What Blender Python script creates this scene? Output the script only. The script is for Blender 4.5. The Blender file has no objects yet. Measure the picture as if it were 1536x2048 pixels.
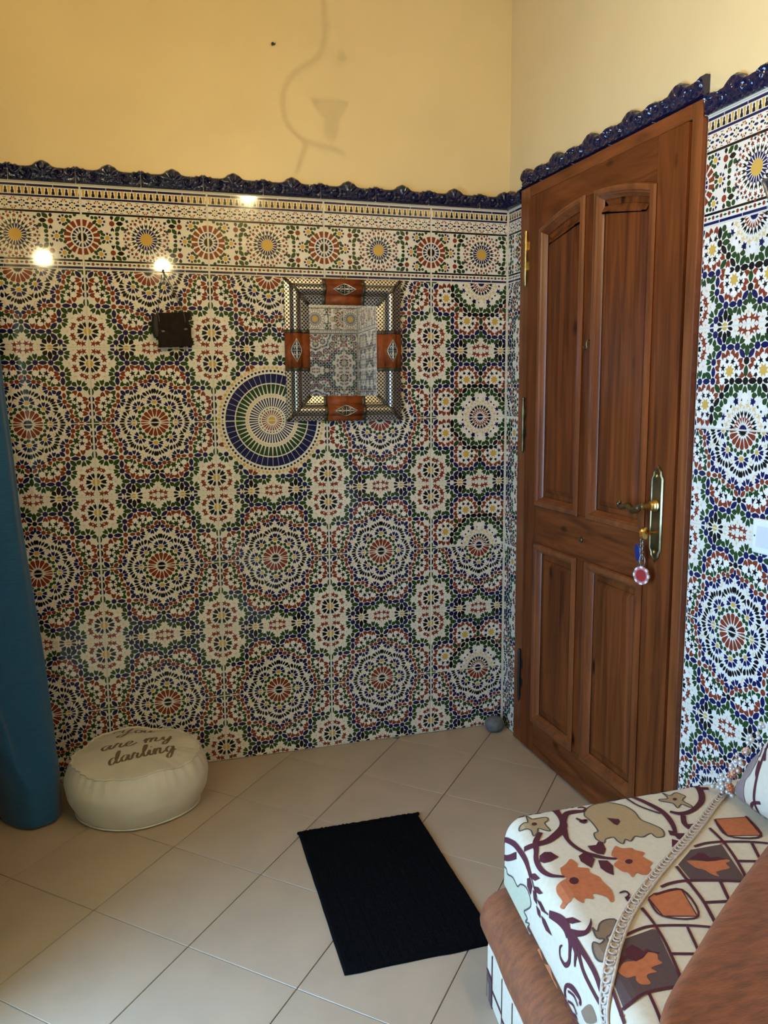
# Moroccan room corner: printed mosaic wall tiles, carved wooden door, mirror, pouf, mat, sedari sofa.
import bpy, bmesh, math, random
from mathutils import Vector, Matrix, noise
from mathutils.geometry import tessellate_polygon

random.seed(7)
SC = bpy.context.scene
COL = SC.collection
PI = math.pi

# ------------------------------------------------------------------ camera
cam_d = bpy.data.cameras.new('camera')
cam = bpy.data.objects.new('camera', cam_d)
COL.objects.link(cam)
SC.camera = cam
cam_d.sensor_fit = 'VERTICAL'
cam_d.sensor_height = 36.0
cam_d.lens = 1667.7 / 2048 * 36.0
cam_d.clip_start = 0.02
PITCH, YAW, ROLL = 0.143066, 0.300108, -0.00744
fw = Vector((math.sin(YAW) * math.cos(PITCH), math.cos(YAW) * math.cos(PITCH), -math.sin(PITCH)))
rt = Vector((math.cos(YAW), -math.sin(YAW), 0))
up = rt.cross(fw)
rt, up = (rt * math.cos(ROLL) + up * math.sin(ROLL)), (up * math.cos(ROLL) - rt * math.sin(ROLL))
cam.matrix_world = Matrix(((rt.x, up.x, -fw.x, -1.4093), (rt.y, up.y, -fw.y, -2.9534), (rt.z, up.z, -fw.z, 1.3372), (0, 0, 0, 1)))

# ------------------------------------------------------------------ world, daylight, exposure
W = bpy.data.worlds.new('sky')
SC.world = W
W.use_nodes = True
bgn = W.node_tree.nodes['Background']
bgn.inputs[0].default_value = (0.32, 0.60, 1.0, 1)
bgn.inputs[1].default_value = 24.0
SC.view_settings.view_transform = 'Standard'
SC.view_settings.look = 'None'
SC.view_settings.exposure = 0.0
SC.view_settings.gamma = 1.0
SC.view_settings.use_curve_mapping = False
LAMP_POWER = 480.0       # radiance of the warm bulbs of the room's lamps
# the glazed opening in the left wall lets the sky in: a portal guides the sampling, it adds no light
WIN = dict(y0=-2.05, y1=-1.25, z0=0.10, z1=1.75, x=-2.0)
pl_d = bpy.data.lights.new('window_portal', 'AREA')
pl_d.shape = 'RECTANGLE'
pl_d.size = WIN['y1'] - WIN['y0']
pl_d.size_y = WIN['z1'] - WIN['z0']
pl_d.cycles.is_portal = True
pl = bpy.data.objects.new('window_portal', pl_d)
COL.objects.link(pl)
pl.location = (WIN['x'], (WIN['y0'] + WIN['y1']) / 2, (WIN['z0'] + WIN['z1']) / 2)
pl.rotation_euler = (PI / 2, 0, -PI / 2)

# ------------------------------------------------------------------ materials
def principled(name):
    m = bpy.data.materials.new(name)
    m.use_nodes = True
    return m, m.node_tree, m.node_tree.nodes['Principled BSDF']

def setp(b, **k):
    for n, v in k.items():
        n = n.replace('_', ' ')
        if n in b.inputs:
            b.inputs[n].default_value = v

def mat(name, col, rough=0.5, metal=0.0, var=0.0, scale=20.0, bump=0.0, bscale=60.0, stretch=(1, 1, 1), spec=0.5, sheen=0.0, coat=0.0):
    m, nt, b = principled(name)
    b.inputs['Base Color'].default_value = (*col, 1)
    b.inputs['Roughness'].default_value = rough
    b.inputs['Metallic'].default_value = metal
    b.inputs['Specular IOR Level'].default_value = spec
    if sheen:
        b.inputs['Sheen Weight'].default_value = sheen
        b.inputs['Sheen Tint'].default_value = (*[min(1, c * 1.6 + .1) for c in col], 1)
    if coat:
        b.inputs['Coat Weight'].default_value = coat
        b.inputs['Coat Roughness'].default_value = 0.06
    if var or bump:
        tc = nt.nodes.new('ShaderNodeTexCoord')
        mp = nt.nodes.new('ShaderNodeMapping')
        mp.inputs['Scale'].default_value = stretch
        nt.links.new(tc.outputs['Object'], mp.inputs[0])
    if var:
        nz = nt.nodes.new('ShaderNodeTexNoise')
        nz.inputs['Scale'].default_value = scale
        nz.inputs['Detail'].default_value = 6
        nt.links.new(mp.outputs[0], nz.inputs['Vector'])
        cr = nt.nodes.new('ShaderNodeValToRGB')
        cr.color_ramp.elements[0].position = 0.3
        cr.color_ramp.elements[1].position = 0.7
        cr.color_ramp.elements[0].color = (*[c * (1 - var) for c in col], 1)
        cr.color_ramp.elements[1].color = (*[min(1, c * (1 + var)) for c in col], 1)
        nt.links.new(nz.outputs['Fac'], cr.inputs[0])
        nt.links.new(cr.outputs[0], b.inputs['Base Color'])
    if bump:
        n2 = nt.nodes.new('ShaderNodeTexNoise')
        n2.inputs['Scale'].default_value = bscale
        n2.inputs['Detail'].default_value = 4
        nt.links.new(mp.outputs[0], n2.inputs['Vector'])
        bp = nt.nodes.new('ShaderNodeBump')
        bp.inputs['Strength'].default_value = bump
        bp.inputs['Distance'].default_value = 0.004
        nt.links.new(n2.outputs['Fac'], bp.inputs['Height'])
        nt.links.new(bp.outputs[0], b.inputs['Normal'])
    return m

def glaze(name, col):
    return mat(name, col, 0.07, spec=0.34, bump=0.03, bscale=14)

GL = {
    'W': glaze('glaze_white', (0.70, 0.66, 0.57)),
    'w': glaze('glaze_white_piece', (0.76, 0.72, 0.64)),
    'B': glaze('glaze_cobalt', (0.009, 0.010, 0.064)),
    'G': glaze('glaze_green', (0.019, 0.050, 0.014)),
    'R': glaze('glaze_brick_red', (0.19, 0.034, 0.014)),
    'K': glaze('glaze_black', (0.006, 0.006, 0.007)),
    'Y': glaze('glaze_ochre', (0.55, 0.34, 0.07)),
    'P': glaze('glaze_pale_ochre', (0.66, 0.46, 0.20)),
}
GKEYS = ['W', 'w', 'B', 'G', 'R', 'K', 'Y', 'P']
GMATS = [GL[k] for k in GKEYS]
M_GROUT = mat('wall_grout', (0.62, 0.57, 0.46), 0.8, bump=0.3)
M_PAINT = mat('cream_gloss_paint', (0.72, 0.57, 0.31), 0.32, var=0.04, scale=3, bump=0.10, bscale=18)
M_CEIL = mat('ceiling_paint', (0.55, 0.48, 0.36), 0.7)
M_NAVY = mat('cobalt_relief_glaze', (0.006, 0.007, 0.036), 0.10, spec=0.6)
M_FLOOR = mat('beige_porcelain', (0.44, 0.335, 0.24), 0.36, var=0.07, scale=5, bump=0.02, bscale=220)
M_FGROUT = mat('floor_grout', (0.20, 0.15, 0.10), 0.9, var=0.2)

def wood(name, horiz=False, dark=(0.045, 0.010, 0.003), light=(0.20, 0.054, 0.012), knots=True, rough=0.42, off=0.0, spec=0.14):
    m, nt, b = principled(name)
    N, Lk = nt.nodes, nt.links
    tc = N.new('ShaderNodeTexCoord')
    mp = N.new('ShaderNodeMapping')
    mp.inputs['Location'].default_value = (off, off * 1.7, off * .6)
    mp.inputs['Scale'].default_value = (18, 2.0, 18) if horiz else (18, 18, 1.1)
    Lk.new(tc.outputs['Object'], mp.inputs[0])
    nz = N.new('ShaderNodeTexNoise')
    nz.inputs['Scale'].default_value = 1.6
    nz.inputs['Detail'].default_value = 9
    nz.inputs['Roughness'].default_value = 0.62
    nz.inputs['Distortion'].default_value = 0.8
    Lk.new(mp.outputs[0], nz.inputs['Vector'])
    cr = N.new('ShaderNodeValToRGB')
    cr.color_ramp.elements[0].position = 0.28
    cr.color_ramp.elements[0].color = (*dark, 1)
    cr.color_ramp.elements[1].position = 0.72
    cr.color_ramp.elements[1].color = (*light, 1)
    Lk.new(nz.outputs['Fac'], cr.inputs[0])
    last = cr.outputs[0]
    if knots:
        mk = N.new('ShaderNodeMapping')
        mk.inputs['Location'].default_value = (off + .3, off + .13, off)
        mk.inputs['Scale'].default_value = (2, 4.5, 9) if horiz else (2, 9, 4.0)
        Lk.new(tc.outputs['Object'], mk.inputs[0])
        vo = N.new('ShaderNodeTexVoronoi')
        vo.inputs['Scale'].default_value = 1.0
        Lk.new(mk.outputs[0], vo.inputs['Vector'])
        kr = N.new('ShaderNodeValToRGB')
        kr.color_ramp.elements[0].position = 0.05
        kr.color_ramp.elements[0].color = (0.10, 0.07, 0.06, 1)
        kr.color_ramp.elements[1].position = 0.14
        kr.color_ramp.elements[1].color = (1, 1, 1, 1)
        Lk.new(vo.outputs['Distance'], kr.inputs[0])
        mx = N.new('ShaderNodeMix')
        mx.data_type = 'RGBA'
        mx.blend_type = 'MULTIPLY'
        mx.inputs[0].default_value = 1.0
        Lk.new(last, mx.inputs[6])
        Lk.new(kr.outputs[0], mx.inputs[7])
        last = mx.outputs[2]
    Lk.new(last, b.inputs['Base Color'])
    setp(b, Roughness=rough, Coat_Weight=0.0, Coat_Roughness=0.2)
    b.inputs['Specular IOR Level'].default_value = spec
    bp = N.new('ShaderNodeBump')
    bp.inputs['Strength'].default_value = 0.08
    bp.inputs['Distance'].default_value = 0.002
    Lk.new(nz.outputs['Fac'], bp.inputs['Height'])
    Lk.new(bp.outputs[0], b.inputs['Normal'])
    return m

M_WV = wood('varnished_pine_upright')
M_WH = wood('varnished_pine_rail', True, off=.4)
M_WP = wood('varnished_pine_panel', off=1.3, light=(0.205, 0.055, 0.012))
M_WF = wood('varnished_pine_frame', off=2.1, spec=0.4, rough=0.32, light=(0.25, 0.072, 0.018), dark=(0.08, 0.020, 0.005), knots=False)
M_WFH = wood('varnished_pine_head', True, off=2.6, light=(0.25, 0.072, 0.018), dark=(0.08, 0.020, 0.005))
M_BRASS = mat('worn_brass', (0.50, 0.36, 0.13), 0.28, 1.0, var=0.4, scale=30)
M_BRASSD = mat('tarnished_brass', (0.22, 0.17, 0.09), 0.32, 1.0, var=0.5, scale=25)
M_GOLD = mat('polished_brass_key', (0.85, 0.50, 0.14), 0.2, 1.0)
M_STEEL = mat('grey_steel', (0.35, 0.34, 0.33), 0.3, 1.0)
M_BLACK = mat('black_iron', (0.012, 0.011, 0.010), 0.5)

# ------------------------------------------------------------------ mesh helpers
class MB:
    def __init__(s):
        s.v, s.f, s.m, s.uv = [], [], [], {}
    def add(s, verts, faces, mi=0):
        o = len(s.v)
        s.v += [tuple(p) for p in verts]
        for f in faces:
            s.f.append(tuple(i + o for i in f))
            s.m.append(mi)
        return o
    def box(s, a, b, mi=0):
        x0, y0, z0 = a
        x1, y1, z1 = b
        s.add([(x0, y0, z0), (x1, y0, z0), (x1, y1, z0), (x0, y1, z0), (x0, y0, z1), (x1, y0, z1), (x1, y1, z1), (x0, y1, z1)],
              [(0, 3, 2, 1), (4, 5, 6, 7), (0, 1, 5, 4), (1, 2, 6, 5), (2, 3, 7, 6), (3, 0, 4, 7)], mi)
    def tube(s, path, r, n=8, mi=0, closed=False, cap=True):
        P = [Vector(p) for p in path]
        k = len(P)
        rr = r if isinstance(r, (list, tuple)) else [r] * k
        rings = []
        prev = None
        for i in range(k):
            if closed:
                t = P[(i + 1) % k] - P[i - 1]
            else:
                t = P[min(i + 1, k - 1)] - P[max(i - 1, 0)]
            t.normalize()
            if prev is None:
                a = Vector((0, 0, 1)) if abs(t.z) < .9 else Vector((1, 0, 0))
                nrm = t.cross(a).normalized()
            else:
                nrm = (prev - t * prev.dot(t)).normalized()
            prev = nrm
            bn = t.cross(nrm)
            rings.append([P[i] + (nrm * math.cos(2 * PI * j / n) + bn * math.sin(2 * PI * j / n)) * rr[i] for j in range(n)])
        o = len(s.v)
        for rg in rings:
            s.v += [tuple(p) for p in rg]
        for i in range(k if closed else k - 1):
            a, b = o + i * n, o + ((i + 1) % k) * n
            for j in range(n):
                s.f.append((a + j, a + (j + 1) % n, b + (j + 1) % n, b + j))
                s.m.append(mi)
        if cap and not closed:
            s.f.append(tuple(o + j for j in range(n))[::-1])
            s.m.append(mi)
            s.f.append(tuple(o + (k - 1) * n + j for j in range(n)))
            s.m.append(mi)
    def lathe(s, prof, n=24, mi=0, M=None):
        o = len(s.v)
        M = M or Matrix()
        for r, z in prof:
            for j in range(n):
                s.v.append(tuple(M @ Vector((r * math.cos(2 * PI * j / n), r * math.sin(2 * PI * j / n), z))))
        for i in range(len(prof) - 1):
            a, b = o + i * n, o + (i + 1) * n
            for j in range(n):
                s.f.append((a + j, a + (j + 1) % n, b + (j + 1) % n, b + j))
                s.m.append(mi)
        s.f.append(tuple(o + j for j in range(n))[::-1])
        s.m.append(mi)
        s.f.append(tuple(o + (len(prof) - 1) * n + j for j in range(n)))
        s.m.append(mi)
    def ball(s, c, r, seg=12, rings=8, mi=0, sc=(1, 1, 1)):
        prof = []
        o = len(s.v)
        c = Vector(c)
        s.v.append(tuple(c + Vector((0, 0, -r * sc[2]))))
        for i in range(1, rings):
            a = -PI / 2 + PI * i / rings
            for j in range(seg):
                b = 2 * PI * j / seg
                s.v.append(tuple(c + Vector((r * sc[0] * math.cos(a) * math.cos(b), r * sc[1] * math.cos(a) * math.sin(b), r * sc[2] * math.sin(a)))))
        s.v.append(tuple(c + Vector((0, 0, r * sc[2]))))
        top = len(s.v) - 1
        for j in range(seg):
            s.f.append((o, o + 1 + (j + 1) % seg, o + 1 + j)); s.m.append(mi)
            q = o + 1 + (rings - 2) * seg
            s.f.append((top, q + j, q + (j + 1) % seg)); s.m.append(mi)
        for i in range(rings - 2):
            a, b = o + 1 + i * seg, o + 1 + (i + 1) * seg
            for j in range(seg):
                s.f.append((a + j, a + (j + 1) % seg, b + (j + 1) % seg, b + j)); s.m.append(mi)
    def grid(s, rows, mi=0, wrap=False, flip=False):
        o = len(s.v)
        nr, nc = len(rows), len(rows[0])
        for r in rows:
            s.v += [tuple(p) for p in r]
        for i in range(nr - 1):
            for j in range(nc if wrap else nc - 1):
                q = (o + i * nc + j, o + i * nc + (j + 1) % nc, o + (i + 1) * nc + (j + 1) % nc, o + (i + 1) * nc + j)
                s.f.append(q[::-1] if flip else q)
                s.m.append(mi)
    def prism(s, pts, d0, d1, axis, mi=0):
        """2-D outline extruded along an axis; pts are the other two coordinates in order"""
        def P(a, b, d):
            return {'x': (d, a, b), 'y': (a, d, b), 'z': (a, b, d)}[axis]
        n = len(pts)
        o = len(s.v)
        s.v += [P(a, b, d0) for a, b in pts] + [P(a, b, d1) for a, b in pts]
        for t in tessellate_polygon([[Vector((a, b, 0)) for a, b in pts]]):
            s.f.append(tuple(o + i for i in t)); s.m.append(mi)
            s.f.append(tuple(o + n + i for i in t[::-1])); s.m.append(mi)
        for i in range(n):
            s.f.append((o + i, o + (i + 1) % n, o + n + (i + 1) % n, o + n + i)); s.m.append(mi)
    def mesh(s, name, mats, smooth=False):
        me = bpy.data.meshes.new(name)
        me.from_pydata(s.v, [], s.f)
        for m in (mats if isinstance(mats, (list, tuple)) else [mats]):
            me.materials.append(m)
        if any(s.m):
            me.polygons.foreach_set('material_index', s.m)
        if s.uv:
            ul = me.uv_layers.new(name='UVMap')
            for p in me.polygons:
                for li in p.loop_indices:
                    ul.data[li].uv = s.uv.get(me.loops[li].vertex_index, (0, 0))
        if smooth is not False:
            for p in me.polygons:
                p.use_smooth = True
        bm = bmesh.new()
        bm.from_mesh(me)
        bmesh.ops.recalc_face_normals(bm, faces=bm.faces)
        bm.to_mesh(me)
        bm.free()
        if smooth not in (False, True):
            me.set_sharp_from_angle(angle=math.radians(smooth))
        me.update()
        return me
    def build(s, name, mats, parent=None, smooth=False, bevel=0.0, seg=2, loc=None):
        return link(name, s.mesh(name, mats, smooth), parent, bevel, seg, loc)

def link(name, me, parent=None, bevel=0.0, seg=2, loc=None, rotz=0.0):
    o = bpy.data.objects.new(name, me)
    COL.objects.link(o)
    if parent is not None:
        o.parent = parent
    if loc is not None:
        o.location = loc
    if rotz:
        o.rotation_euler = (0, 0, rotz)
    if bevel:
        b = o.modifiers.new('soft_edges', 'BEVEL')
        b.width = bevel
        b.segments = seg
        b.limit_method = 'ANGLE'
        b.angle_limit = math.radians(40)
    return o

def tag(o, label=None, cat=None, group=None, kind=None):
    for k, v in (('label', label), ('category', cat), ('group', group), ('kind', kind)):
        if v:
            o[k] = v
    return o

def empty(name, loc=(0, 0, 0), label=None, cat=None, kind=None, group=None):
    o = bpy.data.objects.new(name, None)
    o.empty_display_size = 0.05
    COL.objects.link(o)
    o.location = loc
    return tag(o, label, cat, group, kind)

def catmull(pts, n=6):
    """smooth a polyline; each point may carry extra channels (width)"""
    out = []
    k = len(pts)
    for i in range(k - 1):
        p0, p1, p2, p3 = pts[max(i - 1, 0)], pts[i], pts[i + 1], pts[min(i + 2, k - 1)]
        for j in range(n):
            t = j / n
            out.append(tuple(.5 * (2 * b + (c - a) * t + (2 * a - 5 * b + 4 * c - d) * t * t + (3 * b - a - 3 * c + d) * t ** 3) for a, b, c, d in zip(p0, p1, p2, p3)))
    out.append(tuple(pts[-1]))
    return out

def ribbon(pts):
    """polyline of (x, y, width) -> list of quads (each 4 points)"""
    L, Rr = [], []
    k = len(pts)
    for i in range(k):
        a, b = pts[max(i - 1, 0)], pts[min(i + 1, k - 1)]
        dx, dy = b[0] - a[0], b[1] - a[1]
        d = math.hypot(dx, dy) or 1
        w = pts[i][2] / 2
        L.append((pts[i][0] - dy / d * w, pts[i][1] + dx / d * w))
        Rr.append((pts[i][0] + dy / d * w, pts[i][1] - dx / d * w))
    return [[L[i], L[i + 1], Rr[i + 1], Rr[i]] for i in range(k - 1)]

def tri2(poly):
    """triangles of a 2-D polygon"""
    if len(poly) == 3:
        return [list(poly)]
    return [[poly[i] for i in t] for t in tessellate_polygon([[Vector((p[0], p[1], 0)) for p in poly]])]

def clip_half(poly, ax, val, keep_less):
    out = []
    n = len(poly)
    for i in range(n):
        a, b = poly[i], poly[(i + 1) % n]
        ia = (a[ax] <= val) if keep_less else (a[ax] >= val)
        ib = (b[ax] <= val) if keep_less else (b[ax] >= val)
        if ia:
            out.append(a)
        if ia != ib:
            t = (val - a[ax]) / (b[ax] - a[ax])
            out.append(tuple(p + (q - p) * t for p, q in zip(a, b)))
    return out

def clip_rect(poly, r):
    for ax, val, less in ((0, r[0], False), (0, r[1], True), (1, r[2], False), (1, r[3], True)):
        if len(poly) < 3:
            return []
        poly = clip_half(poly, ax, val, less)
    return poly if len(poly) >= 3 else []
TILE_A = """G a 0.4 9.8 90 8.0 7.7;G a 12.7 -0.2 0 9.3 7.0;B d 0.4 32.3 8.0;K a 0.2 55.6 90 13.1 8.7;B d 0.2 79.7 8.5;G a 0.2 104.5 90 13.1 7.7;P x 0.8 135.3 90 6.2 4.0;R d 35.2 -0.1 7.0;K a 53.8 -0.1 0 8.5 4.9;P x 77.9 1.1 0 5.4 3.4;K a 91.1 0.5 0 7.0 3.4;B a 19.3 15.3 -52 12.1 6.2;R n 22.0 33.1 0 8.5 6.5;R n 16.2 47.0 46 8.5 6.5;R n 17.2 66.6 -39 8.5 6.5;R n 20.7 80.8 0 8.5 6.5;R n 35.9 94.2 -90 8.5 6.5;R n 51.2 101.5 -42 8.5 6.5;W s 35.2 29.3 8.0 8 0;W s 26.8 56.6 8.4 8 0;W s 36.3 79.8 8.4 8 0;W s 60.7 91.5 8.4 8 0;K s 36.4 45.9 8.7 5 20;K s 37.1 65.5 8.7 5 -20;K s 51.0 79.6 8.7 5 40;G s 55.4 56.8 11.1 6 10;G n 35.3 15.0 90 6.5 4.9;R d 63.3 24.1 7.0;R a 48.9 11.6 -139 9.0 5.6;B p 63.7 8.2 -89 6.2 4.9;B n 75.2 14.0 -40 7.0 5.1;B n 80.3 24.5 1 7.0 5.1;B n 76.9 36.0 41 7.0 5.1;R p 65.5 40.0 82 7.4 5.3;G n 50.6 36.5 136 7.0 5.1;G n 47.7 25.2 176 7.0 4.6;R d 84.0 72.2 6.8;R p 73.2 59.5 -130 7.4 5.6;B n 84.9 55.5 -87 7.0 5.1;B n 96.3 62.9 -37 7.0 5.1;B n 101.5 74.1 6 7.0 5.1;B p 96.5 85.6 47 7.0 5.6;R a 84.7 91.9 88 9.0 5.3;G n 71.7 84.5 135 7.0 4.9;G n 67.4 72.5 179 7.0 4.6;R d 85.6 115.7 7.4;B a 60.9 115.4 -179 12.7 6.2;R a 108.8 116.3 1 8.7 5.1;B a 85.0 138.9 91 12.1 6.5;G a 68.2 131.5 138 12.4 6.5;G n 70.5 100.7 -135 8.0 6.5;B a 100.7 100.0 -46 9.9 5.9;G n 100.0 128.8 42 8.0 6.2;B d 36.1 114.5 7.7;G p 16.0 115.1 178 7.7 6.5;G n 21.1 129.1 136 8.5 5.9;G n 35.6 134.9 91 9.0 6.2;G p 50.5 128.7 45 8.0 6.5;B d 85.1 161.6 8.0;G p 70.8 148.6 -138 8.4 6.5;G n 65.8 162.5 177 8.0 5.9;G n 70.9 175.4 136 8.7 5.9;G p 85.3 182.8 89 8.0 5.9;R n 99.4 148.6 -42 8.4 6.8;R n 103.7 163.0 4 8.4 6.8;B a 103.2 180.4 46 12.7 6.5;R d 127.4 116.3 6.5;B p 115.3 104.3 -135 7.1 5.6;B n 127.1 99.6 -91 7.0 5.1;B n 139.3 105.5 -42 7.0 5.1;B n 143.6 116.8 2 7.0 5.1;R p 140.2 127.6 41 6.5 5.6;G n 127.6 133.8 89 7.0 4.6;G n 116.2 127.9 134 7.0 5.6;R d 175.0 137.8 6.5;B n 163.4 126.5 -136 7.0 5.1;B n 174.4 121.0 -92 7.0 5.1;B n 185.8 127.0 -45 7.0 5.1;B p 190.1 139.2 5 7.0 5.6;R a 188.2 152.2 47 9.6 5.3;G n 173.5 153.9 95 7.0 4.6;G n 162.8 148.7 138 7.0 5.6;R p 159.3 137.3 -178 6.5 5.6;B a 199.4 148.3 90 8.4 3.9;K d 199.8 168.2 7.1;K n 183.1 166.8 -175 7.0 4.6;B a 182.6 182.9 139 12.4 6.2;G a 199.4 190.4 91 12.4 6.5;W s 109.0 137.8 8.4 8 0;W s 119.1 163.6 8.7 8 0;W s 143.1 172.5 8.7 8 0;W s 167.7 165.4 9.0 8 0;W d 129.7 143.7 5.3;W d 155.7 152.6 5.6;K s 118.7 148.4 8.7 5 0;K s 134.5 164.2 9.0 5 30;K s 153.0 164.8 9.0 5 10;G s 144.3 145.8 10.5 6 0;R n 119.5 178.0 -90 8.4 6.5;R n 134.7 184.8 -42 8.7 6.5;R n 152.5 184.6 226 8.7 6.5;R n 166.5 179.2 -90 8.4 6.5;B d 118.9 198.6 8.0;B a 142.8 198.7 0 12.4 6.2;G a 95.8 197.2 -177 12.4 6.5;B a 103.8 214.6 133 12.7 6.5;K a 119.8 222.1 88 13.0 6.5;G a 136.2 213.7 41 12.4 6.5;B d 166.0 199.1 8.0;G p 153.2 212.1 135 8.0 6.2;G n 166.2 218.9 89 8.7 6.2;G n 180.2 212.0 42 8.7 6.2;G p 185.3 199.0 0 8.0 6.5;B d 86.8 231.4 8.0;G p 86.9 211.6 -90 7.7 6.2;G n 70.5 217.0 -139 8.4 5.9;G n 67.1 230.6 -178 8.4 5.9;B p 74.5 243.5 135 7.4 5.6;Y d 88.3 245.5 3.4;K d 88.4 241.2 2.2;Y d 119.0 248.5 9.6;K p 106.4 231.3 -126 8.0 6.5;K p 134.2 230.5 -50 8.0 6.5;K p 101.5 242.7 -162 8.0 3.7;K p 140.0 242.7 -15 8.0 3.7;P x 199.2 222.6 90 6.8 4.6;P x 156.3 239.6 0 6.2 4.0;R s 175.6 240.3 8.7 5 200;R s 190.3 236.5 9.0 5 -70;W d 215.6 216.4 4.6;W d 26.9 172.7 6.5;W d 37.9 195.2 6.5;W d 28.0 220.2 6.5;W d 40.9 229.2 5.9;W d 33.7 147.8 6.2;W d 38.8 162.8 6.5;W d 53.4 165.7 5.6;W d 59.1 180.8 5.6;W d 51.0 195.9 6.2;W d 60.0 206.5 5.6;P x 45.9 154.4 20 6.2 3.7;P x 62.6 197.4 90 6.2 3.7;P x 47.6 239.8 0 6.2 3.4;Y d 1.6 196.2 12.1;K n 8.3 175.1 -72 8.5 4.0;K n 19.7 181.0 -40 9.3 5.6;K n 25.1 196.1 0 9.3 5.6;K n 20.8 211.2 38 9.3 5.6;K n 8.0 217.2 73 8.5 4.0;R s 12.0 152.5 9.3 5 -78;R s 25.0 158.4 9.3 5 -60;R s 41.6 174.1 9.3 5 -30;R s 46.7 185.4 9.3 5 -14;R s 47.6 208.8 9.3 5 16;R s 43.5 219.4 9.3 5 29;R s 30.0 233.7 9.3 5 53;R s 16.0 236.0 9.3 5 69;K s 200.0 0.6 12.7 16 11;K d 200.0 0.6 9.6;R q 200.0 0.6 90.0 17.3 46.7;R q 200.0 0.6 112.5 17.3 46.7;R q 200.0 0.6 135.0 17.3 46.7;R q 200.0 0.6 157.5 17.3 46.7;R q 200.0 0.6 180.0 17.3 46.7;G d 178.4 49.2 5.1;G d 150.6 21.7 5.1;Y d 197.9 68.6 6.7;G d 187.9 57.4 5.3;G d 198.4 53.2 5.3;G d 208.7 57.0 5.3;B n 213.4 68.3 0 7.1 4.6;B n 208.6 79.2 45 7.1 4.6;B n 197.5 83.9 90 7.1 4.6;B n 186.7 79.6 135 7.1 4.6;B n 182.4 68.9 180 7.1 4.6;K p 223.9 93.7 36 7.7 4.6;K a 214.4 99.4 53 7.7 3.2;K a 205.6 103.0 68 7.7 3.2;K p 196.8 105.4 90 7.7 4.6;K a 188.2 103.2 112 7.7 3.2;K a 179.6 100.0 127 7.7 3.2;K p 170.4 94.6 144 7.7 4.6;Y d 150.0 49.7 6.7;G d 151.2 34.4 5.3;G d 161.2 38.6 5.3;G d 165.5 48.6 5.3;B n 160.6 60.2 45 7.1 4.6;B n 149.5 64.9 90 7.1 4.6;B n 138.7 60.7 135 7.1 4.6;B n 134.5 50.0 180 7.1 4.6;B n 139.3 39.1 225 7.1 4.6;K p 149.6 86.3 81 7.7 4.6;K a 139.1 83.9 98 7.7 3.2;K a 130.6 80.3 113 7.7 3.2;K p 122.9 76.0 135 7.7 4.6;K a 118.6 68.5 157 7.7 3.2;K a 115.1 60.1 172 7.7 3.2;K p 112.8 49.8 189 7.7 4.6;Y d 131.2 2.3 6.7;G d 143.0 -8.2 5.3;G d 146.7 2.0 5.3;G d 142.4 12.3 5.3;B n 130.8 17.6 90 7.1 4.6;B n 119.9 13.4 135 7.1 4.6;B n 115.7 2.7 180 7.1 4.6;B n 120.5 -8.2 225 7.1 4.6;B n 131.6 -12.9 270 7.1 4.6;K p 104.6 29.2 126 7.7 4.6;K a 99.2 20.2 143 7.7 3.2;K a 96.0 11.7 158 7.7 3.2;K p 93.9 3.3 180 7.7 4.6;K a 96.5 -5.3 202 7.7 3.2;K a 100.2 -14.0 217 7.7 3.2;K p 106.0 -23.3 234 7.7 4.6;P x 166.8 75.3 202 5.6 4.0;K v 162.4 85.1 112 9.6 7.4;P x 124.1 33.0 248 5.6 4.0;K v 114.1 37.2 158 9.6 7.4;P x 89.2 40.2 -30 7.1 2.8;P x 97.1 36.3 60 7.1 2.8;P x 156.2 109.8 80 7.1 2.8;P x 150.9 103.8 10 7.1 2.8;P x 115.1 83.0 50 7.1 2.8;P x 199.9 123.0 90 7.1 2.8;P x 81.3 47.2 -20 7.1 2.8;P x 159.7 120.4 60 7.1 2.8"""
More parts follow.
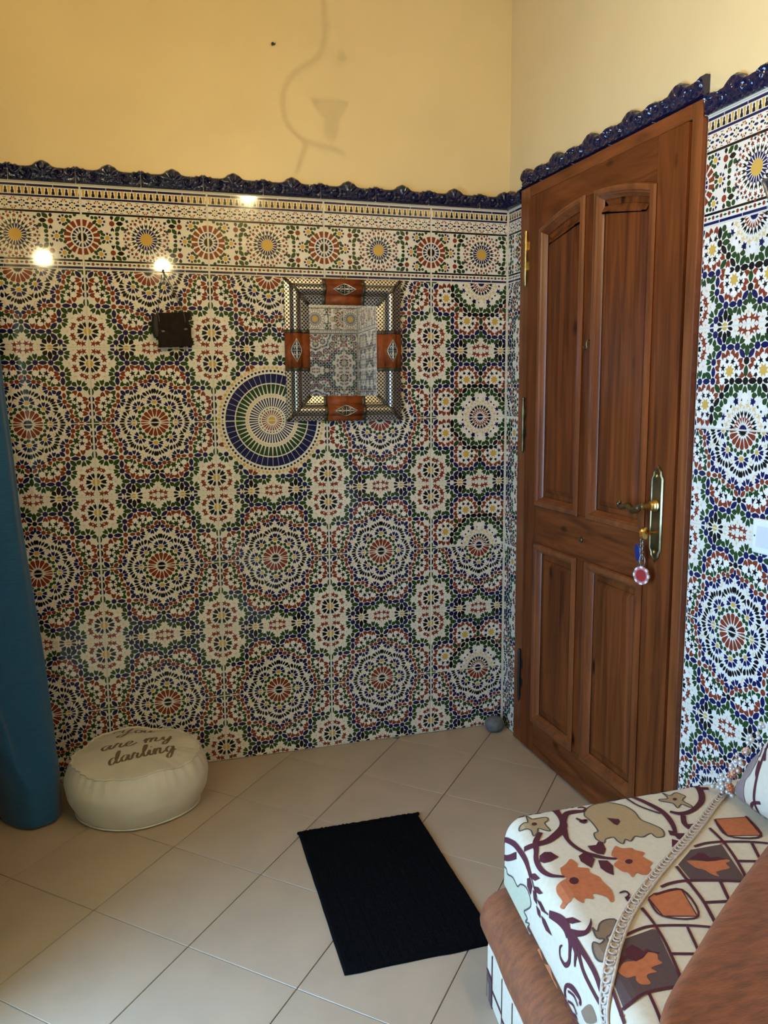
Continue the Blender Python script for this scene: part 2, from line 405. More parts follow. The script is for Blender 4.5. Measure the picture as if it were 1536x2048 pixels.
TILE_B = """G a 0.2 13.2 90 10.3 8.6;G a 12.3 0.6 0 12.8 6.0;B d -0.6 34.9 9.0;K a -0.8 59.4 90 14.1 8.6;B d -0.9 83.9 9.0;G a -1.0 103.8 90 14.5 8.6;B a 19.0 17.4 -50 13.7 6.8;W s 59.7 59.0 23.1 8 0;Y s 59.7 59.0 15.4 8 22;W s 60.6 24.8 9.0 8 0;W s 37.4 34.9 9.0 8 0;W s 26.0 58.8 9.0 8 0;W s 38.8 83.2 9.0 8 0;W s 59.7 93.2 9.0 8 0;W s 85.1 82.2 9.0 8 0;K s 51.2 33.6 9.4 5 -106;K s 70.4 34.1 9.4 5 -68;K s 36.5 48.2 9.4 5 -151;K s 37.3 68.0 9.4 5 157;K s 50.9 82.0 9.4 5 110;K s 70.2 81.6 9.4 5 69;K s 84.9 68.0 9.4 5 23;R n 37.1 19.8 64 9.0 7.1;R n 51.9 14.6 82 9.0 7.1;R n 71.1 14.1 104 9.0 7.1;R n 21.4 34.4 37 9.0 7.1;R n 16.3 48.7 16 9.0 7.1;R n 16.6 69.4 -14 9.0 7.1;R n 22.1 83.5 -35 9.0 7.1;R n 36.2 96.5 -60 9.0 7.1;R n 51.3 102.8 -79 9.0 7.1;R n 69.4 101.6 -101 9.0 7.1;R n 85.4 95.6 -121 9.0 7.1;R n 99.0 82.0 -146 9.0 7.1;K a 85.1 23.3 90 15.0 7.5;K d 85.6 48.0 8.6;K a 101.9 64.8 48 14.1 7.1;G d 99.8 14.3 7.7;G a 102.3 31.4 -50 13.3 7.1;G p 117.3 33.9 30 9.4 6.8;G a 108.6 48.4 0 13.3 7.1;K d 119.3 81.6 8.6;G p 120.0 62.4 -88 9.0 7.1;G p 132.9 68.9 -43 9.0 7.1;G p 138.5 82.7 3 9.4 7.3;G a 102.5 99.0 134 14.1 7.5;R n 118.6 100.7 92 9.4 7.1;K a 135.6 99.4 48 13.3 7.1;B d 35.5 116.4 8.6;G p 16.2 116.7 179 9.0 7.1;G n 21.8 131.7 132 9.6 7.1;G n 34.7 136.2 92 9.8 7.1;G p 49.6 130.3 45 9.0 7.1;B a 20.3 100.5 -134 13.3 7.1;B a 60.1 116.9 1 13.3 7.1;B d 84.7 116.9 8.6;G a 66.8 131.0 142 13.3 7.3;B a 84.7 139.3 90 12.8 7.1;B d 84.5 163.7 8.6;G p 69.2 150.0 -138 9.0 7.3;G n 65.2 164.3 178 9.4 6.8;G n 69.7 177.5 137 9.8 6.8;G p 83.7 182.1 92 9.4 6.8;B a 101.9 181.0 45 13.7 7.1;W s 143.3 140.4 23.1 8 0;Y s 143.3 140.4 15.4 8 22;W s 118.9 116.9 9.0 8 0;W s 109.7 139.9 9.0 8 0;W s 118.7 163.7 9.0 8 0;W s 143.6 173.9 9.0 8 0;W s 165.9 164.1 9.0 8 0;W s 176.1 140.9 9.0 8 0;K s 119.1 129.3 9.4 5 -152;K s 119.5 148.4 9.4 5 160;K s 133.7 163.5 9.4 5 111;K s 153.0 163.3 9.4 5 70;K s 166.6 148.7 9.4 5 23;K s 167.3 130.5 9.4 5 -24;R n 103.9 116.2 36 9.0 7.1;R n 99.9 128.6 18 9.0 7.1;R n 99.2 148.7 -11 9.0 7.1;R n 103.7 162.9 -32 9.0 7.1;R n 119.0 178.0 -59 9.0 7.1;R n 134.2 183.6 -78 9.0 7.1;R n 152.4 184.3 -99 9.0 7.1;R n 166.2 177.5 -118 9.0 7.1;R n 179.8 163.9 -143 9.0 7.1;R n 184.9 150.4 -164 9.0 7.1;R n 186.6 130.2 166 9.0 7.1;K n 134.3 116.6 180 8.6 6.4;K d 153.1 116.3 8.6;K a 176.6 116.5 0 13.7 7.5;K d 200.1 116.1 9.0;G a 199.6 139.6 90 13.7 7.1;K d 200.2 163.7 9.0;B a 184.5 181.2 -48 13.7 7.1;G a 200.1 187.7 90 14.1 7.5;G a 152.6 92.4 90 13.3 7.1;G p 167.3 82.5 0 9.0 6.8;G a 169.8 99.7 -50 13.3 7.5;G p 185.9 102.3 225 9.0 6.8;G n 199.7 96.3 270 9.0 7.3;B d 118.8 198.0 9.0;B a 143.0 197.8 0 13.3 7.1;G a 94.3 197.3 -178 13.3 7.5;B a 102.6 214.4 135 13.7 7.1;K a 119.3 221.9 89 14.1 7.5;G a 135.4 214.2 44 13.3 7.3;B d 166.6 197.6 9.0;G p 153.0 211.2 135 9.0 7.1;G n 166.0 216.8 92 9.8 7.1;G n 180.9 211.0 43 9.8 7.1;G p 185.9 197.5 0 9.0 7.3;B d 85.7 230.6 9.0;G p 84.3 210.7 -94 9.0 7.1;G n 69.3 216.5 -139 9.8 6.8;G n 65.3 230.7 180 9.8 6.8;B p 72.0 243.6 137 9.0 6.4;Y d 118.3 248.4 11.1;K p 104.0 230.6 -129 9.4 7.3;K p 133.0 230.4 -51 9.4 7.3;K p 99.9 242.4 -162 9.0 4.3;K p 137.5 242.3 -18 9.0 4.3;P x 198.3 219.5 90 7.7 5.6;P x 155.6 235.1 0 7.3 4.7;R s 173.9 237.0 9.8 5 200;R s 188.9 233.0 10.3 5 -70;Y d -0.1 199.0 12.4;K n 5.4 178.2 -75 9.0 4.3;K n 18.3 182.8 -41 9.8 6.0;K n 25.0 198.4 -1 9.8 6.0;K n 19.9 213.0 35 9.8 6.0;K n 7.1 219.7 71 9.0 4.3;P x 44.7 155.0 20 7.3 4.3;P x 62.6 197.5 90 7.3 4.3;P x 47.2 239.4 0 7.3 4.3;R s 10.0 158.1 10.1 5 -77;R s 23.2 162.5 10.1 5 -60;R s 40.8 177.6 10.1 5 -30;R s 46.2 189.2 10.1 5 -13;R s 46.1 209.5 10.1 5 15;R s 41.9 219.0 10.1 5 29;R s 29.1 232.3 10.1 5 53;R s 16.8 238.3 10.1 5 70;B s 199.6 1.9 14.1 16 0;R n 200.2 26.6 270 7.7 2.6;R n 194.9 26.2 281 7.7 2.6;R n 189.7 25.0 292 7.7 2.6;R n 185.0 22.8 304 7.7 2.6;R n 180.8 19.9 315 7.7 2.6;R n 177.3 16.2 326 7.7 2.6;R n 174.7 12.1 338 7.7 2.6;R n 173.0 7.5 349 7.7 2.6;R n 172.4 2.7 360 7.7 2.6;K a 197.4 41.0 82 7.7 2.4;K a 191.3 40.3 114 7.7 2.4;K a 185.3 38.9 98 7.7 2.4;K a 179.7 36.7 131 7.7 2.4;K a 174.4 33.8 115 7.7 2.4;K a 169.6 30.3 147 7.7 2.4;K a 165.5 26.2 131 7.7 2.4;K a 162.1 21.6 163 7.7 2.4;K a 159.4 16.6 148 7.7 2.4;K a 157.6 11.3 180 7.7 2.4;K a 156.6 5.8 164 7.7 2.4;K a 156.5 0.2 196 7.7 2.4;P x 189.0 56.0 101 8.6 5.1;P x 166.9 48.3 124 8.6 5.1;P x 149.9 33.7 146 8.6 5.1;P x 140.4 14.3 169 8.6 5.1;B s 172.1 65.7 9.8 5 112;B s 130.4 29.9 9.8 5 158;W s 201.4 78.0 11.1 8 0;K d 208.8 67.8 3.0;K d 193.5 68.1 3.0;W s 141.3 57.1 11.1 8 0;K d 154.5 54.6 3.0;K d 143.5 45.1 3.0;W s 115.6 4.3 11.1 8 0;K d 126.8 10.9 3.0;K d 126.5 -2.9 3.0"""

# ------------------------------------------------------------------ printed tile designs (millimetres, y down from the tile's top edge)
TW, TH = 400.0, 248.4
BH = 263.0

def rot2(pts, x, y, a):
    c, s = math.cos(math.radians(a)), math.sin(math.radians(a))
    return [(x + p * c - q * s, y + p * s + q * c) for p, q in pts]

def star(x, y, r, n, a, k):
    return [(x + (r if i % 2 == 0 else r * k) * math.cos(math.radians(a) + PI * i / n), y + (r if i % 2 == 0 else r * k) * math.sin(math.radians(a) + PI * i / n)) for i in range(2 * n)]

def disc(x, y, r, n=10):
    return [(x + r * math.cos(2 * PI * i / n), y + r * math.sin(2 * PI * i / n)) for i in range(n)]

def sector(x, y, r0, r1, a, h0, h1):
    """trapezoid on a spoke: half widths h0 at r0, h1 at r1"""
    return rot2([(r0, -h0), (r1, -h1), (r1, h1), (r0, h0)], x, y, a)

def piece(r):
    c, k = r[0], r[1]
    v = [float(q) for q in r[2:]]
    x, y = v[0], v[1]
    c = 'w' if c == 'W' else c
    if k == 'd':
        return c, disc(x, y, v[2])
    if k == 's':
        n = int(v[3])
        return c, star(x, y, v[2], n, v[4], .6 if (n == 8 and c == 'Y') else {8: .8, 16: .72, 6: .52}.get(n, .40))
    if k == 'q':
        r1, r2 = v[3], v[4]
        return c, rot2([(r1, 0), (r1 + 5, -2.9), (r2 - 7, -7.0), (r2 - 1.5, -5.4), (r2, 0), (r2 - 1.5, 5.4), (r2 - 7, 7.0), (r1 + 5, 2.9)], x, y, v[2])
    a, L, w = v[2], v[3], v[4]
    if k == 'a':
        p = [(-L, 0), (-.55 * L, .78 * w), (0, w), (.55 * L, .78 * w), (L, 0), (.55 * L, -.78 * w), (0, -w), (-.55 * L, -.78 * w)]
    elif k == 'n':
        p = [(-L, 0), (-.35 * L, .75 * w), (.25 * L, w), (.95 * L, .8 * w), (.55 * L, 0), (.95 * L, -.8 * w), (.25 * L, -w), (-.35 * L, -.75 * w)]
    elif k == 'p':
        p = [(-L, 0), (-.3 * L, .75 * w), (.35 * L, w), (.85 * L, .5 * w), (L, 0), (.85 * L, -.5 * w), (.35 * L, -w), (-.3 * L, -.75 * w)]
    elif k == 'x':
        p = [(-L, -.5 * w), (-.1 * L, -.15 * w), (.2 * L, -w), (.25 * L, -.2 * w), (L, .4 * w), (.1 * L, .3 * w), (-.2 * L, w), (-.3 * L, .2 * w)]
    else:  # v: arrow head pointing outwards
        p = [(.7 * L, -.15 * w), (.7 * L, .15 * w), (-.7 * L, w), (-.2 * L, 0), (-.7 * L, -w)]
    return c, rot2(p, x, y, a)

def design(text, grow=1.0):
    """half a tile mirrored about its centre line; rosette centred on the top edge"""
    out = []
    for rec in text.split(';'):
        c, p = piece(rec.split())
        cx, cy = sum(q[0] for q in p) / len(p), sum(q[1] for q in p) / len(p)
        if cx > 202:
            continue
        k = {'a': 1.16, 'n': 1.24, 'p': 1.22, 's': 1.24, 'd': 1.12, 'v': 1.2, 'x': 1.25}.get(rec.split()[1], 1.0)
        k = 1 + (k - 1) * grow
        if c == 'Y' and rec.split()[1] == 'd':
            k = .9
        if c == 'R' and rec.split()[1] == 's':
            k = 1.28
        p = [(cx + (a - cx) * k, cy + (b - cy) * k) for a, b in p]
        out.append((c, p))
        if abs(cx - 200) > 2.0:
            out.append((c, [(400 - a, b) for a, b in p][::-1]))
    return out

DA, DB = design(TILE_A), design(TILE_B, .45)

def sun_rosette(d):
    """the second tile's rosette: cobalt heart, red darts, black arrows, ochre lattice"""
    o = []
    for c, p in d:
        cx, cy = sum(q[0] for q in p) / len(p), sum(q[1] for q in p) / len(p)
        if math.hypot(cx - 200, cy) > 71:
            o.append((c, p))
    x, y = 200.0, 0.0
    o.append(('B', star(x, y, 14.5, 20, 0, .8)))
    for i in range(20):
        a = 18 * i
        o.append(('R', rot2([(15.5, 0), (34, -5.0), (29, 0), (34, 5.0)], x, y, a)))
        o.append(('K', rot2([(30, 0), (39, -4.6), (48, -4.0), (42, 0), (48, 4.0), (39, 4.6)], x, y, a + 9)))
    for i in range(16):
        a = 22.5 * i
        o.append(('P', star(*rot2([(60, 0)], x, y, a + 11.25)[0], 9.5, 4, a, .36)))
        o.append(('P', star(*rot2([(54, 0)], x, y, a)[0], 6.0, 4, a + 45, .4)))
        o.append(('w', disc(*rot2([(66, 0)], x, y, a)[0], 6.0, 7)))
    for i in range(8):
        o.append(('B', star(*rot2([(75, 0)], x, y, 45 * i + 22.5)[0], 10.5, 5, 45 * i + 22.5, .48)))
        for s in (-7, 7):
            o.append(('K', star(*rot2([(72, 0)], x, y, 45 * i + s)[0], 4.4, 3, 45 * i, .5)))
    return o
DB = sun_rosette(DB)

def medallion():
    o = []
    for c, p in DA:
        cx, cy = sum(q[0] for q in p) / len(p), sum(q[1] for q in p) / len(p)
        if math.hypot(cx - 200, cy) > 194:
            o.append((c, p))
    x, y = 200.0, 0.0
    o.append(('Y', disc(x, y, 13.5, 20)))
    for i in range(24):
        a = 15 * i + 7.5
        o.append(('R', sector(x, y, 17, 36, a, .8, 2.6)))
        o.append(('K', disc(*rot2([(42, 0)], x, y, a)[0], 2.6, 8)))
    for i in range(48):
        a = 7.5 * i + 3.75
        o.append(('B', sector(x, y, 49, 80, a, 1.7, 2.7)))
        o.append(('G', sector(x, y, 94, 127, a, 3.6, 7.4)))
        o.append(('B', sector(x, y, 131, 163, a, 7.9, 10.2)))
    for i in range(64):
        a = 5.625 * i
        o.append(('P', star(*rot2([(86.5, 0)], x, y, a)[0], 4.2, 4, a, .5)))
        o.append(('R', disc(*rot2([(91, 0)], x, y, a + 2.8)[0], 1.2, 6)))
    for i in range(80):
        a = 4.5 * i
        px, py = rot2([(172.5, 0)], x, y, a)[0]
        o.append(('K', rot2([(-4.6, 0), (-1, 4.3), (3.2, 3.6), (4.6, 0), (3.2, -3.6), (-1, -4.3)], px, py, a)))
        px, py = rot2([(184.5, 0)], x, y, a + 2.25)[0]
        o.append(('P' if i % 3 else 'Y', disc(px, py, 5.6, 8)))
    return o
DC = medallion()

def border():
    o = []
    def bar(c, x0, x1, y0, y1):
        o.append((c, [(x0, y0), (x1, y0), (x1, y1), (x0, y1)]))
    for i in range(5):
        bar('B', 80 * i + .8, 80 * i + 79.2, 5.5, 12.5)
        bar('B', 80 * i + .8, 80 * i + 79.2, 253.5, 260.5)
    for i in range(20):                                  # little arcade: ochre columns, black arches
        x = 20 * i + 10
        o.append(('Y', [(x - 4.6, 14.5), (x + 4.6, 14.5), (x + 3.2, 21), (x + 2.6, 35.5), (x - 2.6, 35.5), (x - 3.2, 21)]))
        x += 10
        o.append(('K', [(x, 14.5), (x + 2.9, 18.5), (x + 3.2, 22), (x + 2.3, 24), (x + 4.6, 28), (x + 4.8, 35.5), (x - 4.8, 35.5), (x - 4.6, 28), (x - 2.3, 24), (x - 3.2, 22), (x - 2.9, 18.5)]))
    bar('B', 0, 400, 37.5, 44)
    for i in range(8):                                   # lattice of little flowers
        x, y = 50 * i + 25, 64.5
        o.append(('P', star(x, y, 4.2, 8, 0, .7)))
        for k in range(8):
            if k % 4:
                o.append(('K', disc(*rot2([(9.4, 0)], x, y, 45 * k)[0], 2.6, 6)))
        o.append(('B', rot2([(-7, 0), (-3, 2.8), (3, 2.8), (7, 0), (3, -2.8), (-3, -2.8)], x + 15.5, y, 0)))
        o.append(('B', rot2([(-7, 0), (-3, 2.8), (3, 2.8), (7, 0), (3, -2.8), (-3, -2.8)], x - 15.5, y, 0)))
        for sy in (-1, 1):
            o.append(('P', disc(x + 25, y + 12 * sy, 2.8, 6)))
            for d in (-7, 7):
                o.append(('R', disc(x + 25 + d, y + 11 * sy, 2.8, 6)))
                o.append(('R', disc(x + 25 + d * .45, y + 16 * sy, 2.2, 6)))
            o.append(('R', rot2([(-6, 0), (-3, 1.8), (3, 1.8), (6, 0)], x, y + 17.2 * sy, 180 if sy > 0 else 0)))
    bar('K', 0, 400, 84, 90.5)
    bar('K', 0, 400, 231.5, 237.5)
    for i in range(15):
        x = 400 / 14.0 * i
        o.append(('R', disc(x, 244.8, 4.6, 8)))
        o.append(('G', [(x + 7.5, 244.8), (x + 14.3, 241.8), (x + 21, 244.8), (x + 14.3, 247.8)]))
    yc = 161.0
    # yellow sun rosette in the middle of the tile
    x = 200.0
    o.append(('Y', disc(x, yc, 17.5, 20)))
    for i in range(20):
        a = 18 * i
        o.append(('B', rot2([(18.5, -1.4), (37, -5.2), (32, 0), (37, 5.2), (18.5, 1.4)], x, yc, a + 9)))
        o.append(('K', rot2([(34, 0), (42, 4.6), (51, 4.0), (44, 0), (51, -4.0), (42, -4.6)], x, yc, a)))
        o.append(('w', disc(*rot2([(52, 0)], x, yc, a + 9)[0], 4.0, 6)))
        o.append(('R', star(*rot2([(58.5, 0)], x, yc, a)[0], 7.6, 5, a, .42)))
        o.append(('w', disc(*rot2([(63, 0)], x, yc, a + 9)[0], 5.2, 6)))
        o.append(('K', star(*rot2([(66.5, 0)], x, yc, a + 9)[0], 6.0, 4, a, .42)))
        o.append(('R', star(*rot2([(71, 0)], x, yc, a)[0], 5.2, 5, a, .45)))
    for sx in (-1, 1):
        for yy in (-55, -28, 28, 55):
            o.append(('B', star(x + sx * (66 if abs(yy) < 40 else 60), yc + yy, 6.5, 5, 20, .5)))
        o.append(('K', rot2([(-7, 0), (3, 5), (7, 0), (3, -5)], x + sx * 92, yc, 0 if sx > 0 else 180)))
        o.append(('w', disc(x + sx * 79, yc, 7, 8)))
    # red-petalled rosettes on both side edges
    for x, s in ((0.0, 1), (400.0, -1)):
        o.append(('K', star(x, yc, 15, 16, 5, .75)))
        for i in range(16):
            a = 22.5 * i + 11.25
            o.append(('B', rot2([(18.5, -.4), (29, -4.4), (31, 0), (29, 4.4), (18.5, .4)], x, yc, a)))
            o.append(('R', sector(x, yc, 36, 54.5, a, 4.6, 6.6)))
        G = [(20, -68), (33, -62), (38, -47), (53, -37), (52, -17), (59, -31 + 12), (60, 0), (53, 17), (52, 36), (39, 46), (33, 61), (20, 68), (44, -62), (62, -12), (64, 13), (45, 62)]
        for gx, gy in G:
            o.append(('G', disc(x + s * gx, yc + gy, 5.0, 8)))
        for gx, gy in ((56, -51), (77, 0), (56, 51)):
            px, py = x + s * gx, yc + gy
            o.append(('Y', star(px, py, 7.6, 8, 0, .78)))
            for k in (-90, -48, 0, 48, 90):
                a = k if s > 0 else 180 - k
                o.append(('B', rot2([(9.5, 0), (12, 3.2), (18, 3), (16, 0), (18, -3), (12, -3.2)], px, py, a)))
            for k in (135, 180, 225):
                a = k if s > 0 else 180 - k
                o.append(('G', disc(*rot2([(14, 0)], px, py, a)[0], 4.2, 7)))
        for sy in (-1, 1):
            px = x + s * 93
            o.append(('R', disc(px, yc + sy * 46, 8, 8)))
            o.append(('K', rot2([(-11, 0), (-4, 6), (4, 6), (11, 0), (4, -6), (-4, -6)], x + s * 117, yc + sy * 47, 0)))
            o.append(('G', rot2([(-11, 0), (-3, 6.5), (5, 5), (11, 0), (3, -6.5), (-5, -5)], x + s * 110, yc + sy * 30, (-50 if s > 0 else 230) * -sy)))
            o.append(('G', rot2([(-11, 0), (-3, 6.5), (5, 5), (11, 0), (3, -6.5), (-5, -5)], x + s * 110, yc + sy * 62, (40 if s > 0 else 140) * sy)))
            o.append(('G', disc(x + s * 126, yc + sy * 32, 6, 8)))
            o.append(('G', disc(x + s * 127, yc + sy * 62, 6.4, 8)))
            o.append(('G', disc(x + s * 108, yc + sy * 14, 6.2, 8)))
            o.append(('K', rot2([(-7, 0), (0, 5), (6, 4), (3, 0), (6, -4), (0, -5)], x + s * 94, yc + sy * 27, 90 * -sy)))
            o.append(('K', rot2([(-6, 0), (0, 5), (6, 3), (6, -3), (0, -5)], x + s * 93, yc + sy * 63, 90 * sy)))
    g = []
    for c, q in o:
        xs, ys = [a for a, b in q], [b for a, b in q]
        if max(xs) - min(xs) < 40 and min(ys) > 46:
            cx, cy = sum(xs) / len(xs), sum(ys) / len(ys)
            k = (1.0 if math.hypot(cx - 200, cy - 161) < 80 else 1.12) if c in 'GKB' and len(q) > 4 else 1.1
            q = [(cx + (a - cx) * k, cy + (b - cy) * k) for a, b in q]
        g.append((c, q))
    return g
DD = border()

def flipv(d, h=TH):
    return [(c, [(a, h - b) for a, b in p][::-1]) for c, p in d]

DESIGNS = {'At': (DA, TH), 'Ab': (flipv(DA), TH), 'Bt': (DB, TH), 'Bb': (flipv(DB), TH), 'Ct': (DC, TH), 'Cb': (flipv(DC), TH), 'Dd': (DD, BH)}
_tile_cache = {}

def tile_mesh(kind, x0=0.0, x1=400.0, y1=None):
    """a glazed tile: chamfered slab with its print; local x right, z up, face towards -y. Cut tiles keep their part of the print"""
    key = (kind, round(x0, 1), round(x1, 1), y1)
    if key in _tile_cache:
        return _tile_cache[key]
    polys, h = DESIGNS[kind]
    r = (x0 + 2.2, x1 - 2.2, 1.0, (y1 or h) - 1.0)
    mb = MB()
    c = 0.9
    X0, X1, Z0, Z1 = (r[0] - x0) / 1000, (r[1] - x0) / 1000, (h - r[3]) / 1000, (h - r[2]) / 1000
    k = c / 1000
    mb.add([(X0, .006, Z0), (X1, .006, Z0), (X1, .006, Z1), (X0, .006, Z1), (X0, k, Z0), (X1, k, Z0), (X1, k, Z1), (X0, k, Z1),
            (X0 + k, 0, Z0 + k), (X1 - k, 0, Z0 + k), (X1 - k, 0, Z1 - k), (X0 + k, 0, Z1 - k)],
           [(8, 9, 10, 11), (4, 5, 9, 8), (5, 6, 10, 9), (6, 7, 11, 10), (7, 4, 8, 11), (0, 1, 5, 4), (1, 2, 6, 5), (2, 3, 7, 6), (3, 0, 4, 7)], 0)
    rr = (r[0] + c, r[1] - c, r[2] + c, r[3] - c)
    for n, (col, p) in enumerate(polys):
        mi = GKEYS.index(col)
        xs, ys = [q[0] for q in p], [q[1] for q in p]
        if max(xs) < rr[0] or min(xs) > rr[1] or max(ys) < rr[2] or min(ys) > rr[3]:
            continue
        inside = min(xs) >= rr[0] and max(xs) <= rr[1] and min(ys) >= rr[2] and max(ys) <= rr[3]
        off = -.00012 - (n % 7) * .00001
        for t in tri2(p):
            q = t if inside else clip_rect(t, rr)
            if len(q) >= 3:
                mb.add([((a - x0) / 1000, off, (h - b) / 1000) for a, b in q], [tuple(range(len(q)))], mi)
    me = bpy.data.meshes.new('wall_tile')
    me.from_pydata(mb.v, [], mb.f)
    for m in GMATS:
        me.materials.append(m)
    me.polygons.foreach_set('material_index', mb.m)
    # every face of the print must look out of the wall
    bm = bmesh.new()
    bm.from_mesh(me)
    bm.normal_update()
    bm.faces.ensure_lookup_table()
    for f in bm.faces:
        if abs(f.normal.y) > .5 and f.normal.y > 0 and f.calc_center_median().y < .003:
            f.normal_flip()
    bm.to_mesh(me)
    bm.free()
    _tile_cache[key] = me
    return me

# ------------------------------------------------------------------ cobalt relief moulding
_mould_cache = {}

def mould_top(u):
    g = lambda c, w: math.exp(-((u - c) / w) ** 2)
    h = .044 + .020 * g(.5, .115) + .003 * g(.40, .03) + .003 * g(.60, .03) + .008 * (g(0.02, .045) + g(.98, .045)) + .004 * (g(.11, .025) + g(.89, .025))
    return h

def mould_mesh(u0=0.0, u1=1.0, L=.2):
    key = (round(u0, 3), round(u1, 3), L)
    if key in _mould_cache:
        return _mould_cache[key]
    nx, nz = max(10, int(72 * (u1 - u0))), 20
    rows = []
    for i in range(nz + 1):
        t = i / nz
        row = []
        for j in range(nx + 1):
            u = u0 + (u1 - u0) * j / nx
            h = mould_top(u)
            z = t * h
            x = (u - u0) * L
            d = .006 + .012 * math.sin(min(1, t * 1.15) * PI * .62) ** 1.0
            if t < .16:
                d = .010 + .006 * math.sin(t / .16 * PI) + .0012 * math.sin(u * L * 1900)
            else:
                for cx, cz, sg in ((.27, .026, 1), (.73, .026, -1), (.07, .032, -1), (.93, .032, 1)):
                    dx, dz = (u - cx) * L, z - cz
                    rr = math.hypot(dx, dz)
                    d += .0042 * math.exp(-(rr / .019) ** 2) * math.sin(rr * 430 + sg * math.atan2(dz, dx) * 2)
                dx, dz = (u - .5) * L, z - .022
                d += .0035 * math.exp(-((math.hypot(dx, dz) - .020) / .012) ** 2) * math.cos(math.atan2(dz, dx) * 7) * (1 if dz > -.004 else 0)
            if t > .9:
                d *= 1 - (t - .9) / .1 * .55
            row.append((x, -d, z))
        rows.append(row)
    mb = MB()
    mb.grid(rows)
    # back, top, bottom and the two ends
    n = nx + 1
    front = (nz + 1) * n
    bk = []
    for i in range(nz + 1):
        bk.append([(p[0], .006, p[2]) for p in rows[i]])
    mb.grid(bk, flip=True)
    def idx(i, j, b):
        return (front if b else 0) + i * n + j
    for j in range(nx):
        for i in (0, nz):
            mb.f.append((idx(i, j, 0), idx(i, j + 1, 0), idx(i, j + 1, 1), idx(i, j, 1))); mb.m.append(0)
    for i in range(nz):
        for j in (0, nx):
            mb.f.append((idx(i, j, 0), idx(i + 1, j, 0), idx(i + 1, j, 1), idx(i, j, 1))); mb.m.append(0)
    me = mb.mesh('moulding_tile', M_NAVY, smooth=50)
    _mould_cache[key] = me
    return me

# ------------------------------------------------------------------ room shell
Z0 = 1.737                      # top of the seven tile rows
ROWH = TH / 1000
XL = -1.912                     # left wall plane
RZ = 2.95                       # ceiling height
YF = -2.86                      # wall beside the photographer, seen in the mirror
mb = MB()
mb.box((-2.50, -4.1, -.12), (.2, .2, -.0035))
floor = tag(mb.build('floor', M_FGROUT), 'beige square floor tiles laid diagonally', None, kind='structure')
mb = MB()
mb.box((-2.50, -4.1, RZ), (.2, .2, RZ + .1))
tag(mb.build('ceiling', M_CEIL), kind='structure')

def two_tone_wall(name, boxes, grout):
    mb = MB()
    for a, b in boxes:
        mb.box(a, b, 0)
    for a, b in grout:
        mb.box(a, b, 1)
    return tag(mb.build(name, [M_PAINT, M_GROUT]), kind='structure')

wall_back = two_tone_wall('wall_back', [((-2.05, .006, -.1), (.2, .15, RZ))], [((XL, .0014, 0), (0.0014, .006, 2.004))])
DY0, DY1, DZ = -.128, -1.120, 2.046       # door opening
wall_right = two_tone_wall('wall_right', [((.006, DY0, -.1), (.15, .006, RZ)), ((.006, YF, -.1), (.15, DY1, RZ)), ((.006, DY1, DZ), (.15, DY0, RZ)), ((.07, DY1, -.1), (.15, DY0, DZ))],
                           [((.0014, DY0, 0), (.006, .0014, 2.004)), ((.0014, YF, 0), (.006, DY1, 2.004))])
wall_front = two_tone_wall('wall_front', [((-.96, -4.1, -.1), (.15, YF - .006, RZ)), ((-2.05, -4.1, -.1), (-.96, -4.0, RZ))], [((-.955, YF - .006, 0), (0.0045, YF - .0045, 2.004))])
mb = MB()
x0, x1 = -2.50, XL
mb.box((x0, WIN['y1'], -.1), (x1, .006, RZ))
mb.box((x0, -4.1, -.1), (x1, WIN['y0'], RZ))
mb.box((x0, WIN['y0'], WIN['z1']), (x1, WIN['y1'], RZ))
mb.box((x0, WIN['y0'], -.1), (x1, WIN['y1'], WIN['z0']))
wall_left = tag(mb.build('wall_left', M_PAINT), kind='structure')

# back wall tiles: columns of 40 cm counted from the left; even rows carry the rosette on their top edge
def col_x(c):
    return (c - 4.770476) * .4

def kind_for(row, base):
    return base + ('t' if row % 2 == 0 else 'b')

def place_tile(parent, kind, pos, rotz, x0=0., x1=400., y1=None):
    return link('border_tile' if kind == 'Dd' else 'wall_tile', tile_mesh(kind, x0, x1, y1), parent, loc=pos, rotz=rotz)

LASTCOL = 'BBBBABA'
for c in range(0, 5):
    x1 = 400. if c < 4 else 306.5
    for r in range(7):
        base = LASTCOL[r] if c == 4 else ('C' if c == 2 and r in (1, 2) else 'A')
        place_tile(wall_back, kind_for(r, base), (col_x(c), 0, Z0 - (r + 1) * ROWH), 0, 0., x1, 246.5 if r == 6 else None)
    place_tile(wall_back, 'Dd', (col_x(c), 0, Z0), 0, 0., x1)
# right wall, the narrow strip between corner and door, then the columns beyond the door
for r in range(7):
    place_tile(wall_right, kind_for(r, 'AABABAA'[r]), (0, -.003, Z0 - (r + 1) * ROWH), -PI / 2, 268., 393., 246.5 if r == 6 else None)
place_tile(wall_right, 'Dd', (0, -.003, Z0), -PI / 2, 268., 393.)
for k, ys in enumerate((-1.10, -1.50, -1.90, -2.30, -2.70)):
    a = 20. if k == 0 else 0.
    b = 157. if k == 4 else 400.
    for r in range(7):
        place_tile(wall_right, kind_for(r, 'BBAAAAA'[r]), (0, ys - a / 1000, Z0 - (r + 1) * ROWH), -PI / 2, a, b, 246.5 if r == 6 else None)
    place_tile(wall_right, 'Dd', (0, ys - a / 1000, Z0), -PI / 2, a, b)
